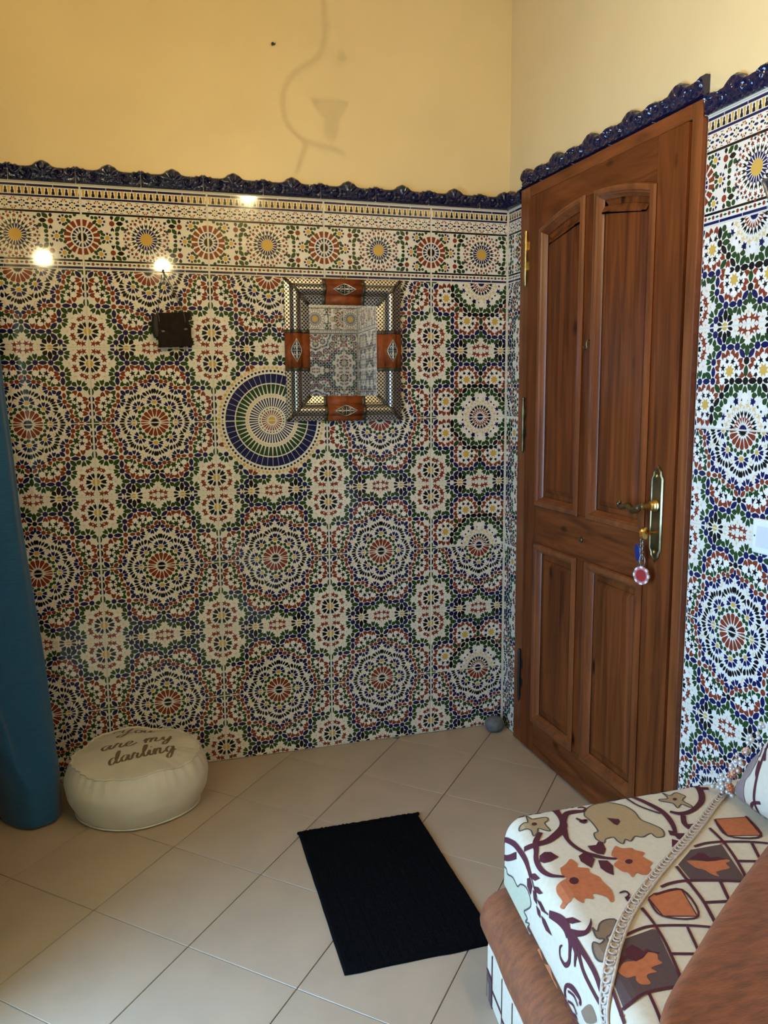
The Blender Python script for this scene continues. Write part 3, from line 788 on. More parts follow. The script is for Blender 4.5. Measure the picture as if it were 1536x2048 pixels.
# left wall, both sides of the window
g = MB()
g.box((XL - .001, WIN['y1'], 0), (XL + .0046, .0014, 2.004))
g.box((XL - .001, YF, 0), (XL + .0046, WIN['y0'], 2.004))
g.build('grout_bed', M_GROUT, wall_left)
for ya, wd in ((-.400, 400.), (-.800, 400.), (-1.200, 400.), (-2.455, 400.), (-2.855, 400.)):
    for r in range(7):
        place_tile(wall_left, kind_for(r, 'A'), (XL + .006, ya, Z0 - (r + 1) * ROWH), PI / 2, 0., wd, 246.5 if r == 6 else None)
    place_tile(wall_left, 'Dd', (XL + .006, ya, Z0), PI / 2, 0., wd)
# wall beside the photographer (seen only in the mirror)
for k in range(3):
    a, b = (0., 400.) if k < 2 else (0., 52.)
    xs = -.103 - .4 * k
    if k == 0:
        for r in range(7):
            place_tile(wall_front, kind_for(r, 'A'), (-.003, YF, Z0 - (r + 1) * ROWH), PI, 300., 400., 246.5 if r == 6 else None)
        place_tile(wall_front, 'Dd', (-.003, YF, Z0), PI, 150., 250.)
    for r in range(7):
        place_tile(wall_front, kind_for(r, 'A'), (xs, YF, Z0 - (r + 1) * ROWH), PI, a, b, 246.5 if r == 6 else None)
    place_tile(wall_front, 'Dd', (xs, YF, Z0), PI, a, b)

# moulding along the walls
def mould(parent, pos, rotz, u0=0., u1=1., L=.2):
    return link('moulding_tile', mould_mesh(u0, u1, L), parent, loc=pos, rotz=rotz)

MZ = 2.003
g = MB()
g.box((XL, -.0012, 1.9995), (-.001, .0045, 2.0035))
for i in range(10):
    x = -1.917 + .1995 * i
    g.box((x - .0018, -.010, 2.002), (x + .0010, .0045, 2.046))
g.build('grout_line', M_GROUT, wall_back)
g = MB()
g.box((-.0012, -.128, 1.9995), (.0045, -.001, 2.0035))
g.box((-.0012, YF + .002, 1.9995), (.0045, -1.121, 2.0035))
for i in range(9):
    y = -1.124 - .1995 * i
    g.box((-.010, y - .0005, 2.002), (.0045, y + .0022, 2.046))
for y in (-.263, -.4765, -.690, -.9035):
    g.box((-.010, y - .0003, 2.050), (.0045, y + .0022, 2.094))
g.box((-.006, -.0012, 0), (.0045, -.0002 + .003, 2.05))
g.build('grout_line', M_GROUT, wall_right)
for i in range(9):
    mould(wall_back, (-1.917 + .1995 * i + .001, 0, MZ), 0, 0, .99)
mould(wall_back, (-.1205, 0, MZ), 0, 0, .585)
mould(wall_right, (0, -.004, MZ), -PI / 2, .40, 1.0)
for i in range(5):
    ya = (-.131, -.263, -.4765, -.690, -.9035)[i]
    mould(wall_right, (0, ya, 2.0505), -PI / 2, .385 if i == 0 else 0, .99, .2135)
for i in range(9):
    mould(wall_right, (0, -1.124 - .1995 * i, MZ), -PI / 2, 0, .99 if i < 8 else .68)
for i in range(5):
    mould(wall_front, (-.02 - .1995 * i, YF, MZ), PI, 0, .99 if i < 4 else .6)

# ------------------------------------------------------------------ floor tiles, laid diagonally
FU, FV, FG = Vector((.2180, .2525)), Vector((.2245, -.2245)), Vector((-1.105, -.776))
RECT = (XL + .002, -.002, -3.9, -.002)
full = None
gap = .0012
for i in range(-14, 12):
    for j in range(-12, 14):
        P = FG + FU * i + FV * j
        e = [(gap / .334, gap / .318), (1 - gap / .334, gap / .318), (1 - gap / .334, 1 - gap / .318), (gap / .334, 1 - gap / .318)]
        q = [tuple(P + FU * a + FV * b) for a, b in e]
        cl = clip_rect(q, RECT)
        if len(cl) < 3:
            continue
        if max(p[1] for p in cl) < -2.75:
            continue
        ar = abs(sum(cl[k][0] * cl[(k + 1) % len(cl)][1] - cl[(k + 1) % len(cl)][0] * cl[k][1] for k in range(len(cl)))) / 2
        if ar < .0004:
            continue
        if len(cl) == 4 and ar > .0985:
            if full is None:
                m2 = MB()
                m2.prism([(a - P.x, b - P.y) for a, b in q], -.006, 0, 'z')
                full = m2.mesh('floor_tile', M_FLOOR)
            o = link('floor_tile', full, floor, .0008, 1, (P.x, P.y, 0))
        else:
            m2 = MB()
            m2.prism([(a - P.x, b - P.y) for a, b in cl], -.006, 0, 'z')
            o = m2.build('floor_tile', M_FLOOR, floor, bevel=.0008, seg=1, loc=(P.x, P.y, 0))

# ------------------------------------------------------------------ door frame and door
fr = tag(empty('trim_1', (0, 0, 0)), 'varnished pine door frame around the carved door', kind='structure')
m = MB(); m.box((-.014, -.197, 0), (.066, -.131, 2.044)); m.build('jamb', M_WF, fr, bevel=.003)
m = MB(); m.box((-.014, -1.117, 0), (.066, -1.077, 2.044)); m.build('jamb', M_WF, fr, bevel=.003)
m = MB(); m.box((-.014, -1.0765, 2.006), (.066, -.1975, 2.044)); m.build('head', M_WFH, fr, bevel=.003)
m = MB(); m.box((-.004, -1.0765, -.003), (.066, -.1975, .004)); m.build('threshold', M_WFH, fr, bevel=.002)
m = MB()
for i in range(26):                               # rough filler along the wall side of the frame
    z = .01 + i * .078
    m.box((-.004, -.1315, z), (.006, -.1255 - .003 * random.random(), z + .079))
m.build('filler', M_GROUT, fr)

door = tag(empty('door_1', (0, 0, 0)), 'varnished pine door with four raised panels and arched upper pair', 'door', kind='structure')
XF = -.020                                         # front face of the leaf
YA, YB = -.203, -1.073
P_L, P_ML, P_MR, P_R = -.305, -.585, -.652, -.948  # edges of the panel openings

def arch(y):
    t = (y + .6265) / .32
    return 1.926 - .048 * t * t

def part_prism(name, pts, x0, x1, m_, bevel=.002):
    b = MB()
    b.prism(pts, x0, x1, 'x')
    return b.build(name, m_, door, bevel=bevel)

def rect(y0, y1, z0, z1):
    return [(y0, z0), (y1, z0), (y1, z1), (y0, z1)]

part_prism('stile', rect(YA, P_L, .008, 2.003), XF, .02, M_WV)
part_prism('stile', rect(P_R, YB, .008, 2.003), XF, .02, M_WV)
part_prism('rail', rect(P_L, P_R, .008, .135), XF, .02, M_WH)
part_prism('rail', rect(P_L, P_R, .792, .938), XF, .02, M_WH)
n = 24
part_prism('rail', [(P_L, 2.003)] + [(P_L + (P_R - P_L) * i / n, arch(P_L + (P_R - P_L) * i / n)) for i in range(n + 1)] + [(P_R, 2.003)], XF, .02, M_WH, .001)
part_prism('muntin', rect(P_ML, P_MR, .135, .792), XF, .02, M_WV)
part_prism('muntin', [(P_ML, .938), (P_MR, .938), (P_MR, arch(P_MR)), (P_ML, arch(P_ML))], XF, .02, M_WV)

def inset(pts, d):
    """mitred inset of a closed outline (either winding)"""
    k = len(pts)
    ar = sum(pts[i][0] * pts[(i + 1) % k][1] - pts[(i + 1) % k][0] * pts[i][1] for i in range(k))
    sg = 1 if ar > 0 else -1
    out = []
    for i in range(k):
        a, b, c = Vector(pts[i - 1]), Vector(pts[i]), Vector(pts[(i + 1) % k])
        e1, e2 = (b - a).normalized(), (c - b).normalized()
        n1, n2 = Vector((-e1.y, e1.x)) * sg, Vector((-e2.y, e2.x)) * sg
        mm = (n1 + n2)
        mm = mm / max(.2, mm.dot(n1)) if mm.length > 1e-6 else n1
        out.append(tuple(b + mm * d))
    return out

def panel(y0, y1, z0, z1, arched):
    ol = [(y0, z0), (y1, z0)]
    if arched:
        ol += [(y1 + (y0 - y1) * i / 10, arch(y1 + (y0 - y1) * i / 10)) for i in range(11)]
    else:
        ol += [(y1, z1), (y0, z1)]
    k = len(ol)
    def loops(b, prof, cap):
        rings = []
        for d, h in prof:
            rings.append([(h, p[0], p[1]) for p in inset(ol, d)])
        b.grid(rings, wrap=True)
        if cap:
            o = len(b.v) - k
            b.f.append(tuple(range(o, o + k))); b.m.append(0)
    b = MB()
    loops(b, [(-.002, XF + .004), (-.006, XF - .004), (-.002, XF - .0105), (.006, XF - .013), (.013, XF - .011), (.017, XF - .005), (.019, XF - .005), (.024, XF + .004), (.029, XF + .009)], False)
    b.build('panel_moulding', M_WF, door, smooth=35)
    b = MB()
    loops(b, [(.0, XF + .013), (.030, XF + .012), (.034, XF + .011), (.046, XF + .011), (.048, XF + .008), (.064, XF + .001), (.068, XF + .001)], True)
    b.build('panel', M_WP, door)

panel(P_L, P_ML, .938, 0, True)
panel(P_MR, P_R, .938, 0, True)
panel(P_L, P_ML, .135, .792, False)
panel(P_MR, P_R, .135, .792, False)

for z0, z1, mm in ((1.722, 1.892, M_BRASS), (1.135, 1.312, M_BRASSD), (.190, .372, M_BLACK)):
    b = MB()
    yh, xh = -.199, -.026
    b.lathe([(.001, z1 + .004), (.006, z1), (.0062, z0), (.004, z0 - .006), (.005, z0 - .012), (.002, z0 - .020), (.0006, z0 - .022)][::-1], 12, 0, Matrix.Translation((xh, yh, 0)))
    h = b.build('hinge', mm, door, smooth=40)
    for k in range(1, 5):
        zz = z0 + (z1 - z0) * k / 5
        c = MB()
        c.lathe([(.0068, zz - .002), (.0074, zz), (.0068, zz + .002)], 12, 0, Matrix.Translation((xh, yh, 0)))
        c.build('knuckle_ring', mm, h, smooth=40)
        if k % 2:
            c = MB()
            c.box((-.0215, yh - .017, zz + .003), (-.0195, yh - .004, zz + (z1 - z0) / 5 - .003))
            c.build('leaf', mm, h)

# handle plate with shaped ends
PY, PZ0, PZ1 = -1.006, .863, 1.134
hw = .027
ol = [(0, PZ1), (-.010, PZ1 - .009), (-.019, PZ1 - .018), (-.0195, PZ1 - .026), (-hw, PZ1 - .036), (-hw, PZ0 + .036), (-.0195, PZ0 + .026), (-.019, PZ0 + .018), (-.010, PZ0 + .009)]
ol = ol + [(0, PZ0)] + [(-a, z) for a, z in ol[1:][::-1]]
ol = [(PY + a, z) for a, z in ol]
b = MB()
rings = [[(h, *p) for p in inset(ol, d)] for d, h in ((0, XF + .001), (0, XF - .003), (.004, XF - .0062), (.006, XF - .0062), (.008, XF - .0045))]
b.grid(rings, wrap=True)
o = len(b.v) - len(ol)
for t in tessellate_polygon([[Vector((p[1], p[2], 0)) for p in rings[-1]]]):
    b.f.append(tuple(o + i for i in t)); b.m.append(0)
plate = b.build('handle_plate', M_BRASSD, door, smooth=30)
for z in (PZ1 - .03, PZ0 + .03):
    b = MB(); b.ball((XF - .006, PY, z), .006, 10, 6, sc=(.6, 1, 1)); b.build('screw', M_BRASS, plate, smooth=True)
RX = Matrix.Rotation(-PI / 2, 4, 'Y')
b = MB()
b.lathe([(.015, 0), (.017, .004), (.013, .007), (.0155, .010), (.011, .014), (.0135, .018), (.010, .022), (.0095, .045)], 18, 0, Matrix.Translation((XF - .004, PY, 1.022)) @ RX)
rose = b.build('handle_rose', M_BRASS, door, smooth=35)
b = MB()
xx = XF - .042
b.tube(catmull([(xx, PY, 1.022), (xx - .003, PY + .016, 1.020), (xx - .004, PY + .034, 1.008), (xx - .004, PY + .052, 1.006), (xx - .003, PY + .070, 1.014), (xx - .002, PY + .094, 1.010), (xx, PY + .114, 1.006), (xx, PY + .125, 1.011), (xx, PY + .121, 1.020), (xx, PY + .115, 1.017)], 5),
       [.0085] * 6 + [.0105] * 7 + [.0105 - .00018 * i for i in range(33)], 10)
b.build('lever', M_BRASSD, door, smooth=True)
b = MB(); b.lathe([(.010, 0), (.010, .003), (.006, .006), (.004, .0065)], 16, 0, Matrix.Translation((XF, -.612, .861)) @ RX); b.build('peephole', M_BRASSD, door, smooth=35)
b = MB()
b.tube(catmull([(XF + .002, -.636, 1.490), (XF - .010, -.636, 1.490), (XF - .014, -.636, 1.480), (XF - .012, -.636, 1.466), (XF - .020, -.636, 1.462), (XF - .026, -.636, 1.472)], 5), .0022, 8)
b.lathe([(.006, 0), (.006, .002), (.003, .003)], 12, 0, Matrix.Translation((XF, -.636, 1.490)) @ RX)
b.build('hook', M_BRASSD, door, smooth=True)

# key left in the lock with its ring and fobs
kx, ky, kz = XF - .045, PY + .012, .947
key = empty('door_key', (XF - .006, PY, kz), 'brass key left in the door lock with ring, blue tag and red chip', 'keys')
def kl(p):
    return (p[0] - (XF - .006), p[1] - PY, p[2] - kz)
b = MB()
b.tube([kl((XF - .004, PY, kz)), kl((XF - .022, PY, kz))], .005, 10)
b.build('key_shank', M_GOLD, key, smooth=40)
b = MB()
b.lathe([(.004, -.0045), (.017, -.0045), (.019, 0), (.017, .0045), (.004, .0045)], 20, 0, Matrix.Translation(kl((XF - .036, PY + .004, kz))) @ Matrix.Rotation(PI / 2, 4, 'X') @ Matrix.Rotation(.5, 4, 'Y') @ Matrix.Scale(1.15, 4, (1, 0, 0)))
b.build('key_bow', M_GOLD, key, smooth=40)
b = MB()
for k in range(7):
    c = Vector(kl((XF - .038, PY + .010, kz - .020 - .0085 * k)))
    R = Matrix.Rotation(PI / 2 * (k % 2), 3, 'Z')
    b.tube([c + R @ Vector((.0045 * math.cos(t * PI / 6), 0, .0068 * math.sin(t * PI / 6))) for t in range(12)], .0012, 6, closed=True)
b.build('chain', M_STEEL, key, smooth=True)
b = MB()
b.tube([Vector(kl((XF - .036, PY + .008, kz - .078))) + Vector((0, .013 * math.cos(t * PI / 10), .015 * math.sin(t * PI / 10))) for t in range(20)], .0013, 6, closed=True)
b.build('split_ring', M_STEEL, key, smooth=True)
m_tagb = mat('blue_plastic_tag', (.010, .018, .11), .35)
b = MB()
b.prism([(-.010, -.042), (.010, -.042), (.011, -.006), (.006, .004), (-.006, .004), (-.011, -.006)], -.003, .003, 'x')
t = b.build('key_tag', m_tagb, key, bevel=.002, loc=kl((XF - .036, PY + .034, kz - .040)))
t.rotation_euler = (-.22, 0, .2)
b = MB(); b.box((-.0012, -.005, -.022), (.0012, .005, .0)); t2 = b.build('second_key', M_STEEL, key, loc=kl((XF - .030, PY + .033, kz - .078)), bevel=.0005)
t2.rotation_euler = (-.2, 0, .2)
m_chipw, m_chipr, m_chipd = mat('chip_pink_rim', (.40, .16, .16), .4), mat('chip_red', (.30, .018, .012), .35), mat('chip_white', (.70, .68, .68), .35)
CH = Matrix.Translation(kl((XF - .034, PY + .012, kz - .121))) @ Matrix.Rotation(.35, 4, 'Z') @ RX @ Matrix.Scale(1.3, 4)
b = MB()
b.lathe([(.0155, -.002), (.0198, -.0016), (.0198, .0016), (.0155, .002)], 40, 0, CH)
chip = b.build('chip_fob', m_chipw, key, smooth=40)
b = MB()
b.lathe([(.0001, .0024), (.0128, .0024), (.0132, .0018), (.0132, -.0018), (.0128, -.0024), (.0001, -.0024)], 32, 0, CH)
b.build('chip_face', m_chipr, chip, smooth=40)
b = MB()
for k in range(8):
    b.prism([(.0158 * math.cos(2 * PI * k / 8 + d) if r_ == 0 else .0200 * math.cos(2 * PI * k / 8 + d), .0158 * math.sin(2 * PI * k / 8 + d) if r_ == 0 else .0200 * math.sin(2 * PI * k / 8 + d)) for r_, d in ((0, -.19), (1, -.19), (1, 0), (1, .19), (0, .19), (0, 0))], -.0022, .0022, 'z')
b.v = [tuple(CH @ Vector(p)) for p in b.v]
b.build('chip_marks', m_chipd, chip)

# ------------------------------------------------------------------ light switch at the right edge
sw = empty('light_switch', (0, -1.402, .998), 'white plastic light switch on the mosaic wall right of the door', 'switch')
m_white = mat('white_plastic', (.74, .74, .72), .3)
m_grey = mat('grey_white_plastic', (.58, .60, .60), .35)
b = MB(); b.box((-.011, -.041, -.041), (0, .041, .041)); b.build('plate', m_white, sw, bevel=.005, seg=3)
b = MB(); b.prism([(-.0105, -.024), (-.0145, -.024), (-.0118, .024), (-.0105, .024)], -.024, .024, 'y')
b.v = [(p[0], p[1], p[2]) for p in b.v]
b.build('rocker', m_grey, sw, bevel=.001)
b = MB(); b.lathe([(.0001, .0), (.0022, .0), (.0022, .0005)], 10, 0, Matrix.Translation((-.011, .0315, 0)) @ RX); b.build('screw_hole', M_BLACK, sw)

# ------------------------------------------------------------------ pierced metal wall lantern, its corner enters the picture
lan = empty('wall_lantern', (0, -1.428, 1.775), 'silver framed pierced metal wall lantern cut by the right edge', 'lantern')
m_sil = mat('antique_silver', (.40, .40, .41), .32, 1.0, var=.4, scale=80)
m_dk = mat('dark_mirror_glass', (.03, .03, .035), .12)
A0, A1, A2, A3 = (-.004, .075, 0), (-.075, 0.02, .004), (-.075, -.075, .004), (-.004, -.13, 0)
tip = (-.006, -.02, -.20)
for a, c in ((A0, A1), (A1, A2), (A2, A3)):
    b = MB()
    n_ = (Vector(c) - Vector(a)).cross(Vector(tip) - Vector(a)).normalized() * .002
    b.add([Vector(a), Vector(c), Vector(tip), Vector(a) + n_, Vector(c) + n_, Vector(tip) + n_], [(0, 1, 2), (5, 4, 3), (0, 3, 4, 1), (1, 4, 5, 2), (2, 5, 3, 0)])
    pn = b.build('pane', m_dk, lan)
    b = MB()
    cen = (Vector(a) + Vector(c) + Vector(tip)) / 3
    mids = [(Vector(a) + Vector(c)) / 2, (Vector(c) + Vector(tip)) / 2, (Vector(tip) + Vector(a)) / 2]
    for q in mids + [Vector(a), Vector(c)]:
        b.tube(catmull([tuple(q), tuple((q + cen) / 2 + n_ * 2 + Vector((0, .006, .004))), tuple(cen + n_)], 4), .0016, 6)
    b.tube([tuple(p + n_) for p in mids], .0014, 6, closed=True)
    b.build('filigree', m_sil, pn)
b = MB()
for a, c in ((A0, A1), (A1, A2), (A2, A3), (A0, tip), (A1, tip), (A2, tip), (A3, tip), (A0, A3)):
    b.tube([a, c], .0034, 6)
b.build('frame', m_sil, lan)

# ------------------------------------------------------------------ grey stone used as door stop
b = MB(); b.ball((0, 0, 0), 1, 28, 18)
v2 = []
for p in b.v:
    q = Vector(p)
    d = 1 + .07 * noise.noise(q * 1.3 + Vector((3, 1, 2)))
    v2.append((q.x * .041 * d, q.y * .036 * d, (abs(q.z) ** .85) * (1 if q.z > 0 else -1) * .031 * d + .0305))
b.v = v2
st = b.build('door_stop_stone', mat('grey_beach_stone', (.12, .125, .125), .75, var=.25, scale=60, bump=.25, bscale=180), smooth=True, loc=(-.064, -.068, 0))
st.rotation_euler = (0, 0, .35)
zmin = min(p[2] for p in v2)
st.location.z = -zmin
tag(st, 'smooth grey beach stone on the floor in the corner by the door', 'stone')

# ------------------------------------------------------------------ mirror with dotted metal frame
mir = empty('wall_mirror', (-.645, -.003, 1.4835), 'rectangular mirror in dotted metal frame with brown wooden panels', 'mirror')
mir.rotation_euler = (0, 0, math.radians(-1.9))
MW, MH = .2105, .2475          # half sizes
def dotted_metal():
    m, nt, bs = principled('dotted_brass_inlay')
    N, Lk = nt.nodes, nt.links
    tc = N.new('ShaderNodeTexCoord')
    mp = N.new('ShaderNodeMapping')
    mp.inputs['Rotation'].default_value = (0, 0, PI / 4)
    mp.inputs['Scale'].default_value = (105, 105, 105)
    Lk.new(tc.outputs['UV'], mp.inputs[0])
    vo = N.new('ShaderNodeTexVoronoi')
    vo.voronoi_dimensions = '2D'
    vo.inputs['Scale'].default_value = 1.0
    vo.inputs['Randomness'].default_value = 0.0
    Lk.new(mp.outputs[0], vo.inputs['Vector'])
    cr = N.new('ShaderNodeValToRGB')
    cr.color_ramp.elements[0].position = .36
    cr.color_ramp.elements[0].color = (0, 0, 0, 1)
    cr.color_ramp.elements[1].position = .43
    cr.color_ramp.elements[1].color = (1, 1, 1, 1)
    Lk.new(vo.outputs['Distance'], cr.inputs[0])
    mx = N.new('ShaderNodeMix')
    mx.data_type = 'RGBA'
    mx.inputs[6].default_value = (.010, .009, .010, 1)
    mx.inputs[7].default_value = (.60, .57, .53, 1)
    Lk.new(cr.outputs[0], mx.inputs[0])
    Lk.new(mx.outputs[2], bs.inputs['Base Color'])
    Lk.new(cr.outputs[0], bs.inputs['Metallic'])
    setp(bs, Roughness=.3)
    return m
M_DOT = dotted_metal()
M_TOOL = mat('tooled_dark_metal', (.10, .085, .06), .38, .8, var=.7, scale=220, bump=.6, bscale=300)
M_THUYA = wood('reddish_thuya_wood', True, dark=(.13, .03, .010), light=(.30, .082, .024), knots=False, rough=.35, off=.9)
M_FIL = mat('silver_filigree', (.62, .60, .56), .3, 1.0)
PROF = [(0, .003), (0, .016), (.016, .0195), (.0175, .0195), (.0185, .022), (.024, .031), (.030, .0345), (.036, .0355), (.043, .033), (.050, .027), (.055, .019), (.0575, .013), (.061, .0125), (.064, .0145), (.088, .0085), (.088, .004)]
side = [((-1, 1), (1, 1)), ((1, 1), (1, -1)), ((1, -1), (-1, -1)), ((-1, -1), (-1, 1))]
def mpt(c, d, h):
    return Vector((c[0] * (MW - d), -h, c[1] * (MH - d)))
def along(sd, t0, t1, d, h, lift=0):
    a, b_ = mpt(sd[0], 0, 0), mpt(sd[1], 0, 0)
    mid = (a + b_) / 2
    inw = Vector((-mid.x, 0, -mid.z)).normalized()
    dr = (b_ - a).normalized()
    return [mid + dr * t + inw * d + Vector((0, -h - lift, 0)) for t in (t0, t1)]
for s_i, sd in enumerate(side):
    b = MB()
    acc = 0
    for k, (d, h) in enumerate(PROF):
        if k:
            acc += math.hypot(d - PROF[k - 1][0], h - PROF[k - 1][1])
        p0, p1 = mpt(sd[0], d, h), mpt(sd[1], d, h)
        b.v += [tuple(p0), tuple(p1)]
        dr = (p1 - p0).normalized()
        for q, pt in ((2 * k, p0), (2 * k + 1, p1)):
            b.uv[q] = (pt.dot(dr), acc)
        if k:
            b.f.append((2 * k - 2, 2 * k - 1, 2 * k + 1, 2 * k)); b.m.append(0)
    so = b.build('frame_side', M_DOT, mir, smooth=40)
    horiz = s_i % 2 == 0
    hl = .064 if horiz else .059
    # wooden panel across the moulding
    b = MB()
    rows = []
    for d, h in PROF:
        pr = along(sd, -hl, hl, d - (.001 if d == 0 else 0), h, .0022)
        rows.append([tuple(p) for p in pr])
    b.grid(rows)
    pn = b.build('wood_panel', M_THUYA, mir, smooth=40)
    pn.modifiers.new('thick', 'SOLIDIFY').thickness = .003
    # tooled bands at both ends of the panel
    for sg in (-1, 1):
        b = MB()
        rows = [[tuple(p) for p in along(sd, sg * hl, sg * (hl + .013), d - (.001 if d == 0 else 0), h, .0026)] for d, h in PROF]
        b.grid(rows)
        o = b.build('tooled_band', M_TOOL, mir, smooth=40)
        o.modifiers.new('thick', 'SOLIDIFY').thickness = .003
    # pierced silver lozenge on the panel
    c0 = along(sd, 0, 0, .036, .0355, .0045)[0]
    dr = (mpt(sd[1], 0, 0) - mpt(sd[0], 0, 0)).normalized()
    inw = Vector((-c0.x, 0, 0)).normalized() if not horiz else Vector((0, 0, -c0.z)).normalized()
    A_, B_ = .040, .0185
    def lz(u, v, l=0):
        return c0 + dr * (u * A_) + inw * (v * B_) + Vector((0, -l + .010 * abs(v) ** 2, 0))
    b = MB()
    b.add([lz(-1, 0), lz(-.3, .8), lz(0, 1), lz(.3, .8), lz(1, 0), lz(.3, -.8), lz(0, -1), lz(-.3, -.8), lz(0, 0, .001)], [(8, i, (i + 1) % 8) for i in range(8)])
    lo = b.build('lozenge', M_BLACK, pn)
    b = MB()
    b.tube([lz(*q, .001) for q in ((-1, 0), (-.3, .8), (0, 1), (.3, .8), (1, 0), (.3, -.8), (0, -1), (-.3, -.8))], .0016, 6, closed=True)
    for su in (-1, 1):
        for sv in (-1, 1):
            b.tube([lz(*q, .0025) for q in catmull([(0, 0), (su * .22, sv * .12), (su * .42, sv * .30), (su * .30, sv * .52), (su * .15, sv * .42)], 4)], .0013, 5)
            b.tube([lz(*q, .0025) for q in catmull([(su * .35, 0), (su * .6, sv * .12), (su * .7, sv * .05)], 4)], .0013, 5)
        b.tube([lz(0, 0, .0025), lz(su * .9, 0, .0025)], .0014, 5)
        b.tube([lz(0, 0, .0025), lz(0, su * .9, .0025)], .0014, 5)
    b.build('filigree', M_FIL, lo, smooth=True)
    # dark strip over the mitre
    b = MB()
    cn = sd[0]
    dg = Vector((-cn[0], 0, -cn[1])).normalized()
    pp = Vector((-dg.z, 0, dg.x))
    rows = []
    for d, h in PROF[1:-1]:
        p = mpt(cn, d, h) + Vector((0, -.0018, 0))
        rows.append([tuple(p - pp * .0055), tuple(p + Vector((0, -.001, 0))), tuple(p + pp * .0055)])
    b.grid(rows)
    o = b.build('corner_strip', M_TOOL, mir, smooth=40)
    o.modifiers.new('thick', 'SOLIDIFY').thickness = .002
m_mirror, nt_, bs_ = principled('mirror_glass')
setp(bs_, Metallic=1.0, Roughness=.02)
bs_.inputs['Base Color'].default_value = (.55, .55, .53, 1)
b = MB(); b.box((-MW + .080, -.0082, -MH + .080), (MW - .080, -.0052, MH - .080)); b.build('glass', m_mirror, mir)
b = MB(); b.box((-MW + .003, -.0045, -MH + .003), (MW - .003, .0028, MH - .003)); b.build('backing_board', M_WFH, mir)
b = MB()
b.tube([Vector((0, -.006, MH + .006)) + Vector((.007 * math.cos(t * PI / 6), 0, .008 * math.sin(t * PI / 6))) for t in range(12)], .0018, 6, closed=True)
b.build('hanging_ring', M_BRASSD, mir, smooth=True)

# ------------------------------------------------------------------ small dark box hanging from a nail by a cord
m_leather = mat('dark_tooled_leather', (.014, .007, .0045), .75, spec=.15, var=.5, scale=70, bump=.5, bscale=120)
m_leather2 = mat('dark_leather_side', (.009, .006, .005), .6, bump=.4, bscale=120)
m_cord = mat('dark_cord', (.03, .018, .01), .8)
hb = empty('hanging_box', (-1.240, -.004, 1.545), 'small dark brown leather covered box hung by a cord from a nail', 'box')
bw, bh, bd = .058, .056, .034
b = MB()
rows = []
for i in range(9):
    z = -bh + 2 * bh * i / 8
    wv = .0025 * math.sin(i * 2.1)
    x1 = bw + .004 * math.sin(i * 1.9) + (.006 if i < 4 else 0)
    rows.append([(-bw + .012 + wv * .3, -.006, z), (-bw + .012 + wv, -bd, z), (x1, -bd + .002, z + .006), (x1, -.006, z + .006)])
b.grid(rows, wrap=True)
b.f.append((0, 1, 2, 3)); b.m.append(0)
b.f.append((32, 33, 34, 35)); b.m.append(0)
lid = b.build('cover', m_leather, hb, bevel=.002)
b = MB()
b.tube([(-bw + .008, -.020, bh * .92), (-bw + .006, -.020, bh * .3), (-bw + .010, -.020, -bh * .35)], [.013, .016, .013], 10)
b.build('spine', m_leather2, hb, smooth=50)
for x, z in ((-.030, -.004), (.044, .004)):
    b = MB(); b.ball((x, -bd - .001, z), .006, 12, 6, sc=(1.3, .6, .8)); b.build('stud', mat('dull_stud', (.14, .10, .07), .4, .6), hb, smooth=True)
for x in (-.044, .040):
    b = MB()
    b.tube(catmull([(x, -bd + .012, bh + .004), (x - .001, -bd - .001, bh - .002), (x + .002, -bd - .0015, bh - .016), (x + .003, -bd - .001, bh - .028)], 4), .0016, 6)
    b.build('thong', mat('tan_thong', (.10, .055, .028), .7), hb, smooth=True)
b = MB()
nl = (-.020, -.010, 1.741 - 1.545)
b.tube(catmull([(-.044, -.022, bh), (-.036, -.016, .11), (-.026, -.011, .175), nl], 5), .0012, 6)
b.tube(catmull([(.040, -.022, bh), (.024, -.016, .105), (-.008, -.011, .170), nl], 5), .0012, 6)
b.tube(catmull([(.036, -.020, bh), (.014, -.014, .118), (-.012, -.011, .160), nl], 5), .0010, 6)
b.build('cord', m_cord, hb, smooth=True)
nail = empty('nail', (-1.260, 0, 1.741), 'iron nail holding the cord of the dark box', 'nail')
b = MB(); b.lathe([(.0014, -.004), (.0014, .012), (.0044, .013), (.0038, .016)], 10, 0, Matrix.Rotation(PI / 2, 4, 'X')); b.build('shank', M_BLACK, nail, smooth=40)
nail2 = empty('nail', (-.873, .006, 2.489), 'lone dark hook in the bare cream wall above the tiles', 'nail')
b = MB(); b.lathe([(.0022, -.004), (.0022, .010), (.0055, .011), (.0045, .014)], 10, 0, Matrix.Rotation(PI / 2, 4, 'X'))
b.tube([(0, -.010, 0), (.006, -.012, -.003), (.008, -.012, .003)], .0018, 6)
b.build('shank', M_BLACK, nail2, smooth=40)
